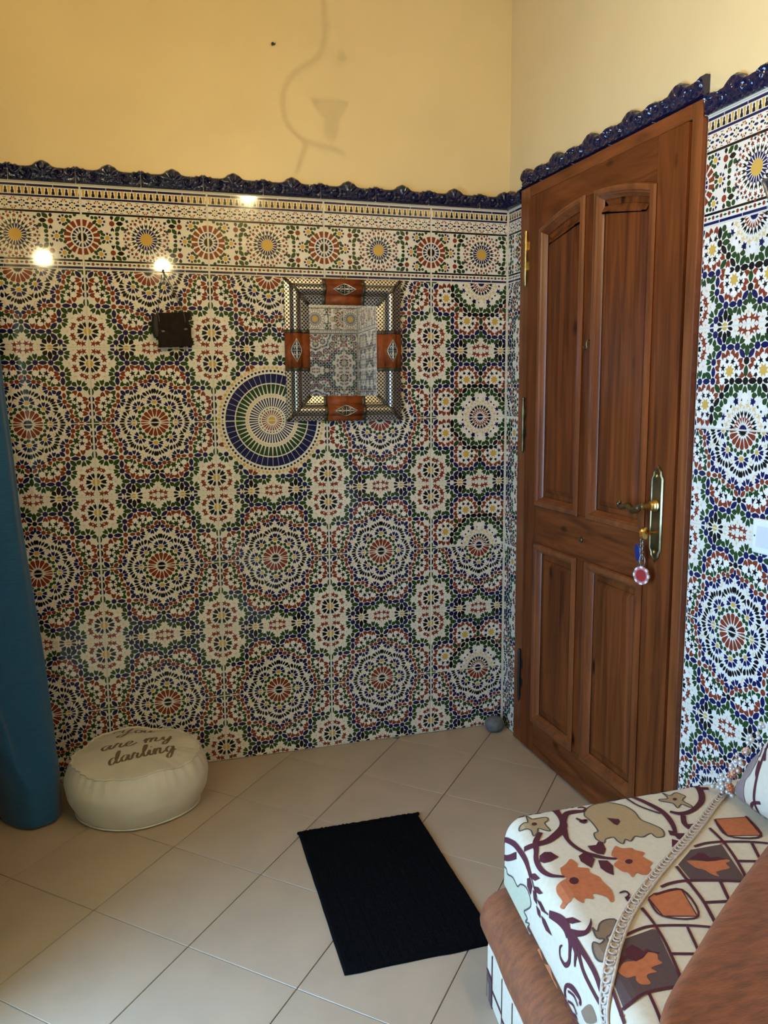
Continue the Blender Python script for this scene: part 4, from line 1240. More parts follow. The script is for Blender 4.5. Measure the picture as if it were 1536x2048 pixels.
PRINT_POLYS = """M 0 89 -1580 108 -1582 117 -1572 125 -1579 121 -1602 109 -1618 97 -1611 89 -1596;M 0 57 -1607 70 -1600 81 -1614 85 -1627 66 -1652 60 -1639 54 -1625;M 0 89 -1632 107 -1638 110 -1658 98 -1686 88 -1673 83 -1657;M 0 -17 -1578 -5 -1573 8 -1577 17 -1598 -4 -1607 -17 -1604 -23 -1592;M 0 -52 -1594 -43 -1606 -39 -1629 -51 -1619 -56 -1601;M 0 -67 -1584 -58 -1596 -65 -1614 -88 -1606 -82 -1586;M 0 -60 -1621 -52 -1638 -50 -1661 -58 -1651 -66 -1630;M 0 -69 -1618 -65 -1636 -84 -1644 -85 -1625;M 0 -73 -1644 -66 -1661 -67 -1680 -70 -1692 -79 -1669;M 0 -88 -1638 -85 -1660 -98 -1664 -100 -1648;M 0 -90 -1666 -85 -1687 -91 -1725 -102 -1694 -99 -1676;M 0 -39 -1753 -24 -1766 -15 -1787 -30 -1778 -39 -1764;M 0 279 -1578 289 -1585 284 -1603 274 -1596;M 0 283 -1591 307 -1599 290 -1623 282 -1613;M 0 270 -1610 280 -1620 260 -1643 256 -1635;M 0 88 -1752 113 -1757 89 -1775 87 -1760;N 1.5 5 -1430 13 -1449 24 -1450 46 -1452 46 -1464 34 -1474 36 -1504 24 -1498 14 -1488 6 -1503 -6 -1512 -4 -1491 -11 -1480 -25 -1475 -22 -1463 -8 -1457 0 -1458;M 0 17 -1472 13 -1475 9 -1476 5 -1473 5 -1468 9 -1464 13 -1464 17 -1467;N 1.5 346 -1434 357 -1451 377 -1443 386 -1455 390 -1466 374 -1479 382 -1508 373 -1509 363 -1493 346 -1505 346 -1483 325 -1468 325 -1459 346 -1461;M 0 364 -1471 360 -1474 356 -1475 354 -1472 354 -1468 358 -1465 362 -1464 365 -1467;N 2 140 -1450 171 -1433 201 -1434 216 -1443 236 -1462 245 -1491 243 -1523 256 -1544 269 -1571 260 -1595 242 -1594 238 -1577 215 -1585 201 -1577 184 -1591 176 -1581 164 -1595 157 -1582 155 -1567 137 -1568 127 -1580 117 -1562 122 -1541 133 -1537 135 -1514 134 -1490 130 -1472;M 0 174 -1495 197 -1507 196 -1517 183 -1529 178 -1520;L 2 -164 -1385 -139 -1418 -128 -1450 -135 -1458 -120 -1495 -121 -1525 -103 -1546 -89 -1579 -95 -1603 -111 -1607 -135 -1582 -148 -1569 -149 -1589 -164 -1577 -151 -1603 -169 -1590 -167 -1610 -185 -1598 -185 -1615 -210 -1599 -218 -1572 -233 -1530 -244 -1494 -240 -1455 -236 -1422 -215 -1413 -200 -1395 -182 -1390;M 0 -178 -1475 -175 -1498 -180 -1506 -185 -1521 -197 -1507 -197 -1492 -205 -1473;O 0 6 -1633 23 -1623 38 -1611 45 -1630 40 -1640 60 -1650 58 -1664 69 -1682 69 -1697 74 -1726 65 -1754 57 -1756 56 -1741 36 -1724 30 -1739 16 -1732 8 -1744 0 -1733 -4 -1722 -12 -1730 -20 -1731 -30 -1736 -34 -1725 -25 -1719 -26 -1695 -21 -1679 -11 -1673 6 -1666 1 -1654;M 0 26 -1681 20 -1688 12 -1689 7 -1684 7 -1676 13 -1669 21 -1668 26 -1673;O 0 129 -1613 145 -1597 154 -1608 174 -1613 177 -1622 192 -1636 182 -1647 191 -1671 178 -1682 176 -1701 153 -1701 144 -1691 131 -1703 129 -1686 120 -1680 113 -1655 130 -1641 122 -1627;M 0 154 -1657 150 -1661 143 -1662 139 -1658 139 -1652 144 -1648 150 -1647 155 -1651;O 0 -192 -1630 -175 -1648 -161 -1664 -173 -1686 -157 -1716 -168 -1732 -168 -1752 -183 -1762 -199 -1754 -207 -1730 -213 -1699 -212 -1667 -212 -1639;M 0 -192 -1711 -200 -1708 -208 -1701 -211 -1694 -207 -1691 -199 -1693 -191 -1700 -188 -1708;T 2 -4 -1809 0 -1821 13 -1804 29 -1798 45 -1805 22 -1833 10 -1839 7 -1853 -12 -1884 -22 -1883 -26 -1870 -23 -1851 -16 -1840 -8 -1850 4 -1842 -7 -1835;O 0 105 -1386 124 -1387 137 -1397 144 -1393 160 -1388 180 -1389 179 -1398 158 -1394 138 -1402 121 -1402;T 0 -129 -1862 -101 -1884 -87 -1903 -98 -1923 -132 -1886 -133 -1866;D 0 288 -1655 360 -1657 336 -1777 235 -1742 237 -1692;D 0 37 -1852 96 -1844 102 -1849 80 -1967 73 -1972 21 -1970 -30 -1979 -21 -1922;O 3 131 -1768 147 -1760 201 -1763 189 -1837 132 -1819;O 3 401 -1572 470 -1584 459 -1653 392 -1633;O 0 -7 -1917 11 -1903 32 -1905 48 -1902 61 -1892 73 -1901 69 -1913 72 -1922 62 -1924 48 -1927 53 -1937 39 -1937 32 -1942 31 -1957 16 -1954 12 -1944 15 -1935 1 -1935 -5 -1926;M 0 -5 -1911 10 -1892 22 -1888 27 -1876 43 -1869 51 -1881 54 -1890 63 -1885 68 -1894 81 -1901 77 -1901 61 -1893 43 -1903 31 -1907 21 -1895 7 -1902;O 0 259 -1687 268 -1688 294 -1698 313 -1704 337 -1704 343 -1713 330 -1717 330 -1732 314 -1734 295 -1736 294 -1750 283 -1739 277 -1723 264 -1711;M 0 267 -1682 286 -1676 297 -1670 307 -1675 311 -1692 328 -1693 338 -1706 314 -1703 296 -1701 281 -1688;O 0 358 -1648 371 -1641 371 -1652 358 -1660;O 0 221 -1742 232 -1735 233 -1745 222 -1752;O 0 97 -1839 106 -1833 108 -1842 99 -1847;O 0 -41 -1981 -35 -1982 -33 -1990 -39 -1989"""
PRINT_STROKES = """M -24 -1419 7 -16 -1404 10 10 -1392 7 41 -1395 6 63 -1409 7 74 -1437 8 76 -1471 10 67 -1500 14 42 -1523 14 13 -1540 12 -13 -1541 11 -37 -1530 9;M -9 -1409 6 -10 -1423 6 1 -1431 6;M 7 -1402 5 9 -1417 5 19 -1425 5;M 23 -1401 5 26 -1418 5 39 -1431 5;M 65 -1504 12 78 -1476 11 94 -1453 11 114 -1450 10 135 -1453 6 144 -1445 4 139 -1437 4 128 -1437 3;M 108 -1476 4 116 -1489 6 126 -1489 5 118 -1497 6 110 -1490 4;M 77 -1466 9 78 -1433 10 79 -1409 9 93 -1395 7 109 -1403 5 117 -1413 4 112 -1424 5 99 -1420 3;M 95 -1396 3 89 -1388 3;M 65 -1508 12 58 -1545 7 63 -1576 7 75 -1600 7 90 -1617 9 108 -1630 6 127 -1639 5;M 13 -1505 7 -8 -1532 10 -17 -1558 8 -27 -1583 8 -28 -1617 7 -17 -1647 6 3 -1662 4;M -134 -1332 8 -110 -1375 8 -72 -1431 8 -52 -1481 8 -47 -1518 8 -46 -1552 8 -50 -1578 7 -55 -1597 7;M -127 -1358 5 -119 -1409 9 -100 -1456 9 -61 -1512 10;M -123 -1345 5 -81 -1374 6 -58 -1384 5 -53 -1366 6 -64 -1358 3;M -109 -1366 4 -70 -1394 4;M -137 -1345 4 -151 -1376 4 -168 -1384 4;M -54 -1599 2 -64 -1629 2 -74 -1656 2 -65 -1702 2;M -61 -1706 9 -47 -1743 12 -43 -1770 12 -49 -1788 8;M -44 -1759 10 -46 -1789 8 -58 -1805 7 -80 -1807 6 -100 -1790 6 -102 -1767 4 -86 -1764 3 -74 -1774 2;M -42 -1778 7 -47 -1808 7 -52 -1826 7 -72 -1832 3;M -41 -1790 7 -40 -1829 7 -39 -1867 6 -41 -1899 6 -50 -1931 5 -60 -1941 5;M -46 -1829 5 -58 -1865 5 -61 -1906 5 -61 -1936 5;M -43 -1776 3 -32 -1802 8 -18 -1813 7 -5 -1803 4 3 -1788 1;M -122 -1857 5 -112 -1856 6 -116 -1827 8 -130 -1801 5 -148 -1791 5 -164 -1799 6 -180 -1809 5 -168 -1839 4;M -137 -1806 3 -126 -1832 3 -131 -1849 3;M -155 -1807 3 -145 -1829 3 -149 -1846 3;M -164 -1821 4 -156 -1842 4 -162 -1851 4;M 254 -1405 6 286 -1460 9 304 -1509 10 301 -1557 9 289 -1593 6;M 251 -1422 4 265 -1471 4 296 -1515 4;M 199 -1415 5 215 -1425 10 231 -1416 9 223 -1386 4;M 243 -1392 6 287 -1396 6;M 244 -1406 5 281 -1413 5;M 322 -1398 6 325 -1425 6 340 -1427 6;M 340 -1399 5 351 -1416 5 360 -1428 5;M 432 -1413 6 439 -1444 11 417 -1492 11 375 -1523 9 341 -1529 10 321 -1514 6;M 341 -1537 9 327 -1566 9 329 -1590 9;M 444 -1445 8 461 -1451 8;M 329 -1574 4 347 -1576 4;M 84 -1739 3 97 -1737 3 99 -1749 3 88 -1755 3;M 230 -1697 5 227 -1743 5 223 -1803 5 212 -1856 5 206 -1873 4;M 104 -1789 5 105 -1835 4 100 -1882 4 89 -1937 4 82 -1965 4;M 369 -1598 5 368 -1653 5 356 -1717 5 338 -1778 5;M 168 -1746 5 190 -1741 5 225 -1743 5 288 -1762 5 334 -1780 5;M 42 -1846 4 69 -1839 4 100 -1838 4 160 -1855 4 203 -1874 4;M 300 -1649 5 328 -1645 5 364 -1650 5 421 -1668 5 454 -1684 5;M 286 -1765 5 270 -1818 5;M 220 -1809 5 268 -1820 5;M 157 -1859 4 144 -1915 4;M 96 -1908 4 140 -1922 4;M 19 -1970 4 13 -2009 4 8 -2032 4;M 422 -1674 5 402 -1732 5;M 358 -1718 5 401 -1733 5;M -32 -1980 4 -13 -1980 4 18 -1972 4 71 -1975 4;M -28 -1935 4 -36 -1978 4 -40 -1999 4;M 128 -1772 4 129 -1820 3 191 -1840 3 202 -1765 4 145 -1763 4;M 399 -1572 4 390 -1636 4 457 -1657 4 472 -1581 4"""

# ------------------------------------------------------------------ sofa along the right wall
TOP, RR = .43, .045
YE = -1.41                                             # far end of the seat
YN = -2.80
RE = .03
def Xf(y):
    return -.67 + .15 * (y + 1.41)
def ins(y):
    d = YE - y
    return RE - math.sqrt(max(0, RE * RE - (RE - d) ** 2)) if 0 <= d < RE else (RE if d < 0 else 0)
def surf(s, y, off=0.0):
    """point of the seat's skin: s metres inwards from the front edge over the top (negative: down the front face)"""
    i = ins(y)
    x0, zt = Xf(y) + i, TOP - i
    if s >= 0:
        return (x0 + RR + s, y, zt + off)
    a = -s / RR
    if a <= PI / 2:
        return (x0 + RR - (RR + off) * math.sin(a), y, zt - RR + (RR + off) * math.cos(a))
    return (x0 - off, y, zt - RR - (-s - RR * PI / 2))

m_fab = mat('ivory_upholstery', (.61, .52, .39), .85, var=.05, scale=90, bump=.25, bscale=700, sheen=.2)
FK = {'M': mat('burgundy_print', (.072, .006, .015), .8, bump=.2, bscale=600), 'N': mat('tan_print', (.36, .25, .125), .85, var=.08, scale=160), 'L': mat('pale_olive_print', (.44, .41, .28), .85, var=.08, scale=160),
      'O': mat('rust_orange_print', (.44, .13, .045), .85, var=.12, scale=90), 'D': mat('mauve_brown_print', (.085, .048, .045), .85, var=.1, scale=200), 'T': mat('taupe_print', (.22, .14, .085), .85, var=.08, scale=160),
      'E': mat('charcoal_outline_print', (.07, .055, .052), .85)}
FKEYS = list(FK)
m_rust = mat('rust_brown_velvet', (.20, .058, .016), .7, var=.35, scale=9, stretch=(3, 10, 6), bump=.5, bscale=40, sheen=.5)

seat = empty('floral_mattress', (0, -2.1, .262), 'ivory seat mattress of the sofa printed with burgundy vines and rust flowers', 'mattress')
SO = Vector((0, -2.1, .262))
ys = [YE - RE * (1 - math.cos(PI / 2 * k / 6)) for k in range(7)] + [-1.5 - .1 * k for k in range(14)]
rows = []
for y in ys:
    i = ins(y)
    r = []
    zb = .268 + i * .5
    xw = -.006
    sm = xw - (Xf(y) + i + RR)
    r.append((xw, y, zb))
    r.append((Xf(y) + i + .03, y, zb))
    r.append((Xf(y) + i + .009, y, zb + .009))
    sf = -(RR * PI / 2) - (TOP - i - RR - zb - .03)
    for k in range(3):
        r.append(surf(sf + (-(RR * PI / 2) - sf) * k / 3, y))
    for k in range(9):
        r.append(surf(-RR * PI / 2 * (1 - k / 8), y))
    for k in range(1, 7):
        r.append(surf(sm * k / 6, y))
    rows.append([tuple(Vector(p) - SO) for p in r])
b = MB()
b.grid(rows, wrap=True)
for rw in (0, len(rows) - 1):
    k = len(rows[0])
    o = rw * k
    b.f.append(tuple(range(o, o + k))); b.m.append(0)
b.build('mattress', m_fab, seat, smooth=60)

def strip_tris(poly):
    """triangles of a print outline in (s, y), cut where the skin bends"""
    out = []
    cuts = [-.172] + [-RR * PI / 2 * k / 6 for k in range(6, -1, -1)]
    for t in tri2(poly):
        lo = -9.0
        for c in cuts + [9.0]:
            if lo < -8:
                lo = c
                continue
            q = clip_half(t, 0, lo, False)
            q = clip_half(q, 0, c, True) if len(q) >= 3 else []
            if len(q) >= 3:
                q = clip_half(q, 1, YE - .0005, True)
            if len(q) >= 3:
                for y0, y1 in ((YE - .012, YE), (YE - RE, YE - .012), (-9, YE - RE)):
                    q2 = clip_half(clip_half(q, 1, y0, False), 1, y1, True) if len(q) >= 3 else []
                    if len(q2) >= 3:
                        out.append(q2)
            lo = c
    return out

b = MB()
def add_print(poly, key, off):
    for q in strip_tris(poly):
        b.add([tuple(Vector(surf(s_, y_, off)) - SO) for s_, y_ in q], [tuple(range(len(q)))], FKEYS.index(key))
lvl = 0
for rec in PRINT_POLYS.split(';'):
    w_ = rec.split()
    key, line = w_[0], float(w_[1])
    v_ = [float(q) / 1000 for q in w_[2:]]
    pts = list(zip(v_[0::2], v_[1::2]))
    sm = [p[:2] for p in catmull([(*p, 0) for p in pts + [pts[0]]], 3)][:-1] if (key in 'NLT' or (key == 'O' and len(pts) > 6)) else pts
    lvl += 1
    add_print(sm, key, (.0005 if key in 'DNLT' else (.0008 if key == 'O' else .0012)) + lvl * .000006)
    if line:
        cl = [(*p, .0032 if line < 3 else .006) for p in sm + [sm[0]]]
        for q in ribbon(cl):
            add_print(q, 'E' if line < 3 else 'M', .0010)
for rec in PRINT_STROKES.split(';'):
    w_ = rec.split()
    v_ = [float(q) / 1000 for q in w_[1:]]
    pts = [(a, c, d * 1.35) for a, c, d in zip(v_[0::3], v_[1::3], v_[2::3])]
    lvl += 1
    for q in ribbon(catmull(pts, 5)):
        add_print(q, w_[0], .0012 + lvl * .000008)
me = bpy.data.meshes.new('flower_print')
me.from_pydata(b.v, [], b.f)
for k in FKEYS:
    me.materials.append(FK[k])
me.polygons.foreach_set('material_index', b.m)
link('flower_print', me, seat)

# braid sewn over the seat
path = catmull([(-.100, -1.975), (-.037, -1.932), (.017, -1.860), (.084, -1.787), (.192, -1.699), (.311, -1.615), (.435, -1.518), (.500, -1.470)], 12)
m_braid = mat('pinkish_cream_braid', (.56, .45, .36), .8, var=.15, scale=200, bump=.4, bscale=500)
wid = [.0105 - .003 * i / len(path) for i in range(len(path))]
b = MB()
L_, R_ = [], []
for i, p in enumerate(path):
    a, c = path[max(0, i - 1)], path[min(len(path) - 1, i + 1)]
    t = Vector((c[0] - a[0], c[1] - a[1])).normalized()
    nn = Vector((-t.y, t.x))
    L_.append((p[0] + nn.x * wid[i], p[1] + nn.y * wid[i]))
    R_.append((p[0] - nn.x * wid[i], p[1] - nn.y * wid[i]))
for ed in (L_, R_):
    b.tube([tuple(Vector(surf(*q, .003)) - SO) for q in ed], .0028, 6)
braid = b.build('braid_cord', m_braid, seat, smooth=True)
b = MB()
b.grid([[tuple(Vector(surf(*q, .0022)) - SO), tuple(Vector(surf(*w, .0022)) - SO)] for q, w in zip(L_, R_)])
o = b.build('braid_tape', m_braid, seat)
o.modifiers.new('thick', 'SOLIDIFY').thickness = .001
b = MB()
tot, acc = 0, .006
for i in range(1, len(path)):
    seg = math.dist(path[i], path[i - 1])
    tot += seg
    while acc < tot:
        p = path[i]
        a = path[i - 1]
        t = Vector((p[0] - a[0], p[1] - a[1])).normalized()
        nn = Vector((-t.y, t.x))
        w_ = wid[i] * .72
        ring = []
        for k in range(9):
            th = PI * .25 + 2 * PI * .75 * k / 8
            ring.append(tuple(Vector(surf(p[0] + t.x * .0055 * math.cos(th) + nn.x * w_ * math.sin(th), p[1] + t.y * .0055 * math.cos(th) + nn.y * w_ * math.sin(th), .0045)) - SO))
        b.tube(ring, .0016, 5)
        acc += .0135
b.build('braid_loops', m_braid, seat, smooth=True)

# rust velvet roll under the front edge and the covered base
base = empty('sofa', (0, -2.1, 0), 'ivory covered sofa base with burgundy checks and a rust velvet front roll', 'sofa')
RO = Vector((0, -2.1, 0))
pts, rad = [], []
for k in range(40):
    y = -1.388 - .0362 * k
    pts.append(tuple(Vector((Xf(y) + .018, y, .199)) - RO))
    d = -1.380 - y
    rad.append(.067 * math.sqrt(max(.02, 1 - max(0, 1 - d / .05) ** 2)) * (1 + .02 * math.sin(k * 1.3)))
b = MB(); b.tube(pts, rad, 24); tag(b.build('front_roll', m_rust, base, smooth=60), 'rust brown velvet roll')

BO = Vector((0, -2.1, 0))
b = MB()
ol = [(Xf(-1.40) - .028, -1.40), (-.006, -1.40), (-.006, YN), (Xf(YN) - .028, YN)]
b.prism([(x, y + 2.1) for x, y in ol], 0.0, .128, 'z')
b.prism([(x + (.09 if x < -.1 else 0), y + 2.1) for x, y in ol], .128, .262, 'z')
b.build('base', m_fab, base, bevel=.006)
b = MB()
def bpt(y, z, o_=.0012):
    return tuple(Vector((Xf(y) - .028 - o_, y, z)) - BO)
def bq(y0, z0, y1, z1, key, o_=.0012):
    b.add([bpt(y0, z0, o_), bpt(y1, z0, o_), bpt(y1, z1, o_), bpt(y0, z1, o_)], [(0, 1, 2, 3)], FKEYS.index(key))
bq(-1.402, .064, -1.446, .070, 'M', .0014)
bq(-1.402, .0, -1.438, .062, 'D')
bq(-1.408, .0, -1.420, .040, 'T', .0013)
bq(-1.440, .0, -1.446, .125, 'M', .0014)
for k in range(6):
    y = -1.446 - .07 * k
    bq(y - .066, .0, y - .070, .125, 'M')
    bq(y, .040 - .01 * (k % 2), y - .07, .047 - .01 * (k % 2), 'M', .0013)
me = bpy.data.meshes.new('check_print')
me.from_pydata(b.v, [], b.f)
for k in FKEYS:
    me.materials.append(FK[k])
me.polygons.foreach_set('material_index', b.m)
link('check_print', me, base)

# rust velvet cover over the near part of the seat
thr = empty('seat_cover', (0, -2.3, .43), 'rust brown velvet cover spread over the near part of the seat', 'cover')
HO = Vector((0, -2.3, .43))
edge = catmull([(.470, -1.678), (.441, -1.702), (.291, -1.806), (.148, -1.913), (.006, -2.031), (.003, -2.10), (.003, -2.20)], 6)
rows = []
for j in range(26):
    f = j / 25
    row = []
    for p in edge:
        w = (f ** 1.8) * (p[1] + 2.78)
        hh = .006 + .024 * math.sqrt(max(0, 1 - (1 - min(1, w / .03)) ** 2)) + .004 * noise.noise(Vector((p[0] * 9, (p[1] - w) * 7, 1))) * min(1, w / .05)
        row.append(tuple(Vector(surf(min(p[0], .47), p[1] - w, hh)) - HO))
    rows.append(row)
lowr = [tuple(Vector(surf(min(p[0], .47), p[1], .0030)) - HO) for p in edge]
b = MB(); b.grid([lowr] + rows); b.build('cover', m_rust, thr, smooth=60)

# back cushion leaning on the wall, with beaded trim along its edge
bc = empty('back_cushion', (0, -1.8, .432), 'ivory floral back cushion leaning on the mosaic wall with bead trim', 'cushion')
CO = Vector((0, -1.8, .432))
CQ = [Vector((-1.505, .446)), Vector((-2.06, .446)), Vector((-2.14, .86)), Vector((-1.665, .78))]
def cq(u, v):
    return CQ[0] * (1 - u) * (1 - v) + CQ[1] * u * (1 - v) + CQ[2] * u * v + CQ[3] * (1 - u) * v
def cth(u, v):
    f = lambda t: max(0, 1 - abs(2 * t - 1) ** 3.0) ** .55
    return f(u) * f(v)
def cpt(u, v, sd, off=0):
    p = cq(u, v)
    lean = .07 * v
    return Vector((-.155 + lean - sd * (.075 * cth(u, v)) - off, p.x, p.y)) - CO
b = MB()
nu = 22
for sd in (1, -1):
    b.grid([[tuple(cpt(i / nu, j / nu, sd)) for i in range(nu + 1)] for j in range(nu + 1)])
bmx = bmesh.new()
me = b.mesh('cushion', m_fab, True)
bmx.from_mesh(me)
bmesh.ops.remove_doubles(bmx, verts=bmx.verts, dist=.0003)
bmesh.ops.recalc_face_normals(bmx, faces=bmx.faces)
bmx.to_mesh(me)
bmx.free()
link('cushion', me, bc)
def cinv(y, z):
    u = v = .3
    for _ in range(25):
        p = cq(u, v)
        e = Vector((y, z)) - p
        du = (CQ[1] - CQ[0]) * (1 - v) + (CQ[2] - CQ[3]) * v
        dv = (CQ[3] - CQ[0]) * (1 - u) + (CQ[2] - CQ[1]) * u
        D_ = du.x * dv.y - du.y * dv.x
        u += (e.x * dv.y - e.y * dv.x) / D_
        v += (du.x * e.y - du.y * e.x) / D_
    return min(.995, max(.005, u)), min(.995, max(.005, v))
b = MB()
def cprint(poly, key, off):
    for t in tri2(poly):
        q = [t]
        for _ in range(3):
            q = [w for a_, b_, c_ in q for w in ((a_, mid2(a_, b_), mid2(a_, c_)), (mid2(a_, b_), b_, mid2(b_, c_)), (mid2(a_, c_), mid2(b_, c_), c_), (mid2(a_, b_), mid2(b_, c_), mid2(a_, c_)))]
        for t3 in q:
            b.add([tuple(cpt(*cinv(*p), 1, off)) for p in t3], [(0, 1, 2)], FKEYS.index(key))
def mid2(p, q):
    return ((p[0] + q[0]) / 2, (p[1] + q[1]) / 2)
FK['V'] = mat('dusty_mauve_print', (.26, .17, .155), .85, var=.1, scale=160)
FKEYS.append('V')
cprint([(-1.573, .557), (-1.584, .571), (-1.598, .575), (-1.601, .563), (-1.591, .531), (-1.576, .512), (-1.577, .475), (-1.578, .441), (-1.559, .447), (-1.534, .462), (-1.530, .487), (-1.547, .489), (-1.553, .518), (-1.565, .555)], 'V', .0012)
for st_, w_ in (([(-1.620, .640), (-1.619, .586), (-1.620, .526), (-1.619, .480), (-1.629, .440)], .007), ([(-1.640, .494), (-1.613, .479), (-1.599, .461), (-1.599, .446)], .007), ([(-1.610, .570), (-1.613, .547), (-1.619, .54)], .007), ([(-1.616, .599), (-1.630, .579)], .008),
                ([(-1.575, .575), (-1.585, .590), (-1.598, .592), (-1.604, .575)], .004), ([(-1.66, .62), (-1.70, .66), (-1.74, .64), (-1.75, .58)], .010), ([(-1.70, .50), (-1.76, .54), (-1.84, .52)], .010)):
    for q in ribbon(catmull([(*p, w_) for p in st_], 4)):
        cprint(q, 'M', .0016)
me = bpy.data.meshes.new('cushion_print')
me.from_pydata(b.v, [], b.f)
for k in FKEYS:
    me.materials.append(FK[k])
me.polygons.foreach_set('material_index', b.m)
link('cushion_print', me, bc)
m_bead = mat('clear_glass_bead', (.62, .60, .56), .05, .35)
m_flow = mat('copper_fabric_bud', (.50, .17, .07), .35, .3)
m_flow2 = mat('peach_fabric_bud', (.62, .36, .24), .45)
BEADS = [(-1600, 645), (-1593, 635), (-1594, 622), (-1583, 605), (-1574, 594), (-1564, 571), (-1556, 565), (-1549, 546), (-1537, 535), (-1527, 522), (-1556, 540), (-1524, 513), (-1541, 516), (-1531, 507), (-1518, 495), (-1517, 481), (-1520, 470), (-1497, 485), (-1496, 474), (-1498, 466), (-1487, 469), (-1506, 460), (-1486, 452), (-1470, 446), (-1469, 440), (-1499, 454), (-1496, 444), (-1513, 453), (-1523, 463), (-1522, 448)]
for y_, z_ in list(BEADS):
    if random.random() < .8:
        BEADS.append((y_ + random.randint(-9, 9), z_ + random.randint(-7, 9)))
bead_me = {}
for k in range(3):
    q = MB(); q.ball((0, 0, 0), 1.0, 10, 6); bead_me[k] = q.mesh('bead', (m_bead, m_bead, m_bead)[k], True)
q = MB()
for k in range(5):
    a = 2 * PI * k / 5
    q.ball((.5 * math.cos(a), .5 * math.sin(a), 0), .55, 8, 5, sc=(1, 1, .8))
q.ball((0, 0, .3), .4, 8, 5)
bud = [q.mesh('flower_bud', m_flow, True), q.mesh('flower_bud', m_flow2, True)]
for k, (y, z) in enumerate(BEADS):
    isb = k in (5, 12, 13, 14, 16, 28, 6, 26)
    r = .0085 if isb else (.0050 if k < 30 else .0034) + .0018 * random.random()
    o = link('flower_bud' if isb else 'bead', bud[k % 2] if isb else bead_me[k % 3], bc, loc=Vector((-.165 - .012 * random.random(), y / 1000, max(z / 1000, .440 + r))) - CO)
    o.scale = (r, r, r * (1.0 if isb else .85))
    o.rotation_euler = (random.random(), -1.2 if isb else random.random(), random.random())

# ------------------------------------------------------------------ pouf with lettering
PC = Vector((-1.424, -.230))
HP = .186
def pouf_r(ph, t):
    """t 0 floor .. 1 seam"""
    base_r = .181 + .044 * math.sin(PI * min(1, t * .78 + .02)) ** .8
    if t > .55:
        base_r += -.012 * ((t - .55) / .45) ** 2
    w = .0035 * math.cos(ph * 3 + 1.0) + .0025 * math.cos(ph * 5 + 2.2)
    w += .0032 * math.sin(ph * 37 + math.sin(ph * 5) * 2) * max(0, (t - .55) / .45) ** 1.5
    w += .0040 * noise.noise(Vector((math.cos(ph) * 3, math.sin(ph) * 3, t * 4))) * math.sin(PI * t)
    return base_r + w
def seam_z(ph):
    return HP - .012 + .0045 * math.sin(ph * 4 + .6) + .003 * math.sin(ph * 9)
def pouf_top(x, y):
    """height of the top at an offset from the centre"""
    ph = math.atan2(y, x)
    rs = pouf_r(ph, 1) - .004
    q = min(1, math.hypot(x, y) / rs)
    return seam_z(ph) * q ** 3 + (HP + .006) * (1 - q ** 3) + .003 * noise.noise(Vector((x * 9, y * 9, .3))) * (1 - q)
pouf = empty('floor_pouf', (PC.x, PC.y, 0), 'round cream canvas pouf printed You are my darling, against the wall', 'pouf')
m_canvas = mat('cream_canvas', (.66, .59, .48), .8, var=.05, scale=12, bump=.25, bscale=500, sheen=.15)
NP = 160
rows = [[(.02 * math.cos(2 * PI * j / NP), .02 * math.sin(2 * PI * j / NP), .002) for j in range(NP)]]
for i in range(25):
    t = i / 24
    rows.append([(pouf_r(2 * PI * j / NP, t) * math.cos(2 * PI * j / NP), pouf_r(2 * PI * j / NP, t) * math.sin(2 * PI * j / NP), .004 + (seam_z(2 * PI * j / NP) - .004) * (t if t > .12 else t * t / .12 * .9 + t * .1)) for j in range(NP)])
b = MB(); b.grid(rows, wrap=True); b.build('side', m_canvas, pouf, smooth=True)
rows = []
for i in range(15):
    q = 1 - i / 14
    q = max(q, .002)
    rows.append([((pouf_r(2 * PI * j / NP, 1)) * q * math.cos(2 * PI * j / NP), (pouf_r(2 * PI * j / NP, 1)) * q * math.sin(2 * PI * j / NP), pouf_top((pouf_r(2 * PI * j / NP, 1) - .004) * q * math.cos(2 * PI * j / NP), (pouf_r(2 * PI * j / NP, 1) - .004) * q * math.sin(2 * PI * j / NP))) for j in range(NP)])
b = MB(); b.grid(rows, wrap=True); b.build('top', m_canvas, pouf, smooth=True)
b = MB()
b.tube([((pouf_r(2 * PI * j / NP, 1) + .001) * math.cos(2 * PI * j / NP), (pouf_r(2 * PI * j / NP, 1) + .001) * math.sin(2 * PI * j / NP), seam_z(2 * PI * j / NP) + .001) for j in range(NP)], .0035, 6, closed=True)
b.build('piping', m_canvas, pouf, smooth=True)
b = MB()
b.tube([((pouf_r(2 * PI * j / NP, .06) + .001) * math.cos(2 * PI * j / NP), (pouf_r(2 * PI * j / NP, .06) + .001) * math.sin(2 * PI * j / NP), .0065) for j in range(NP)], .003, 6, closed=True)
b.build('piping', m_canvas, pouf, smooth=True)

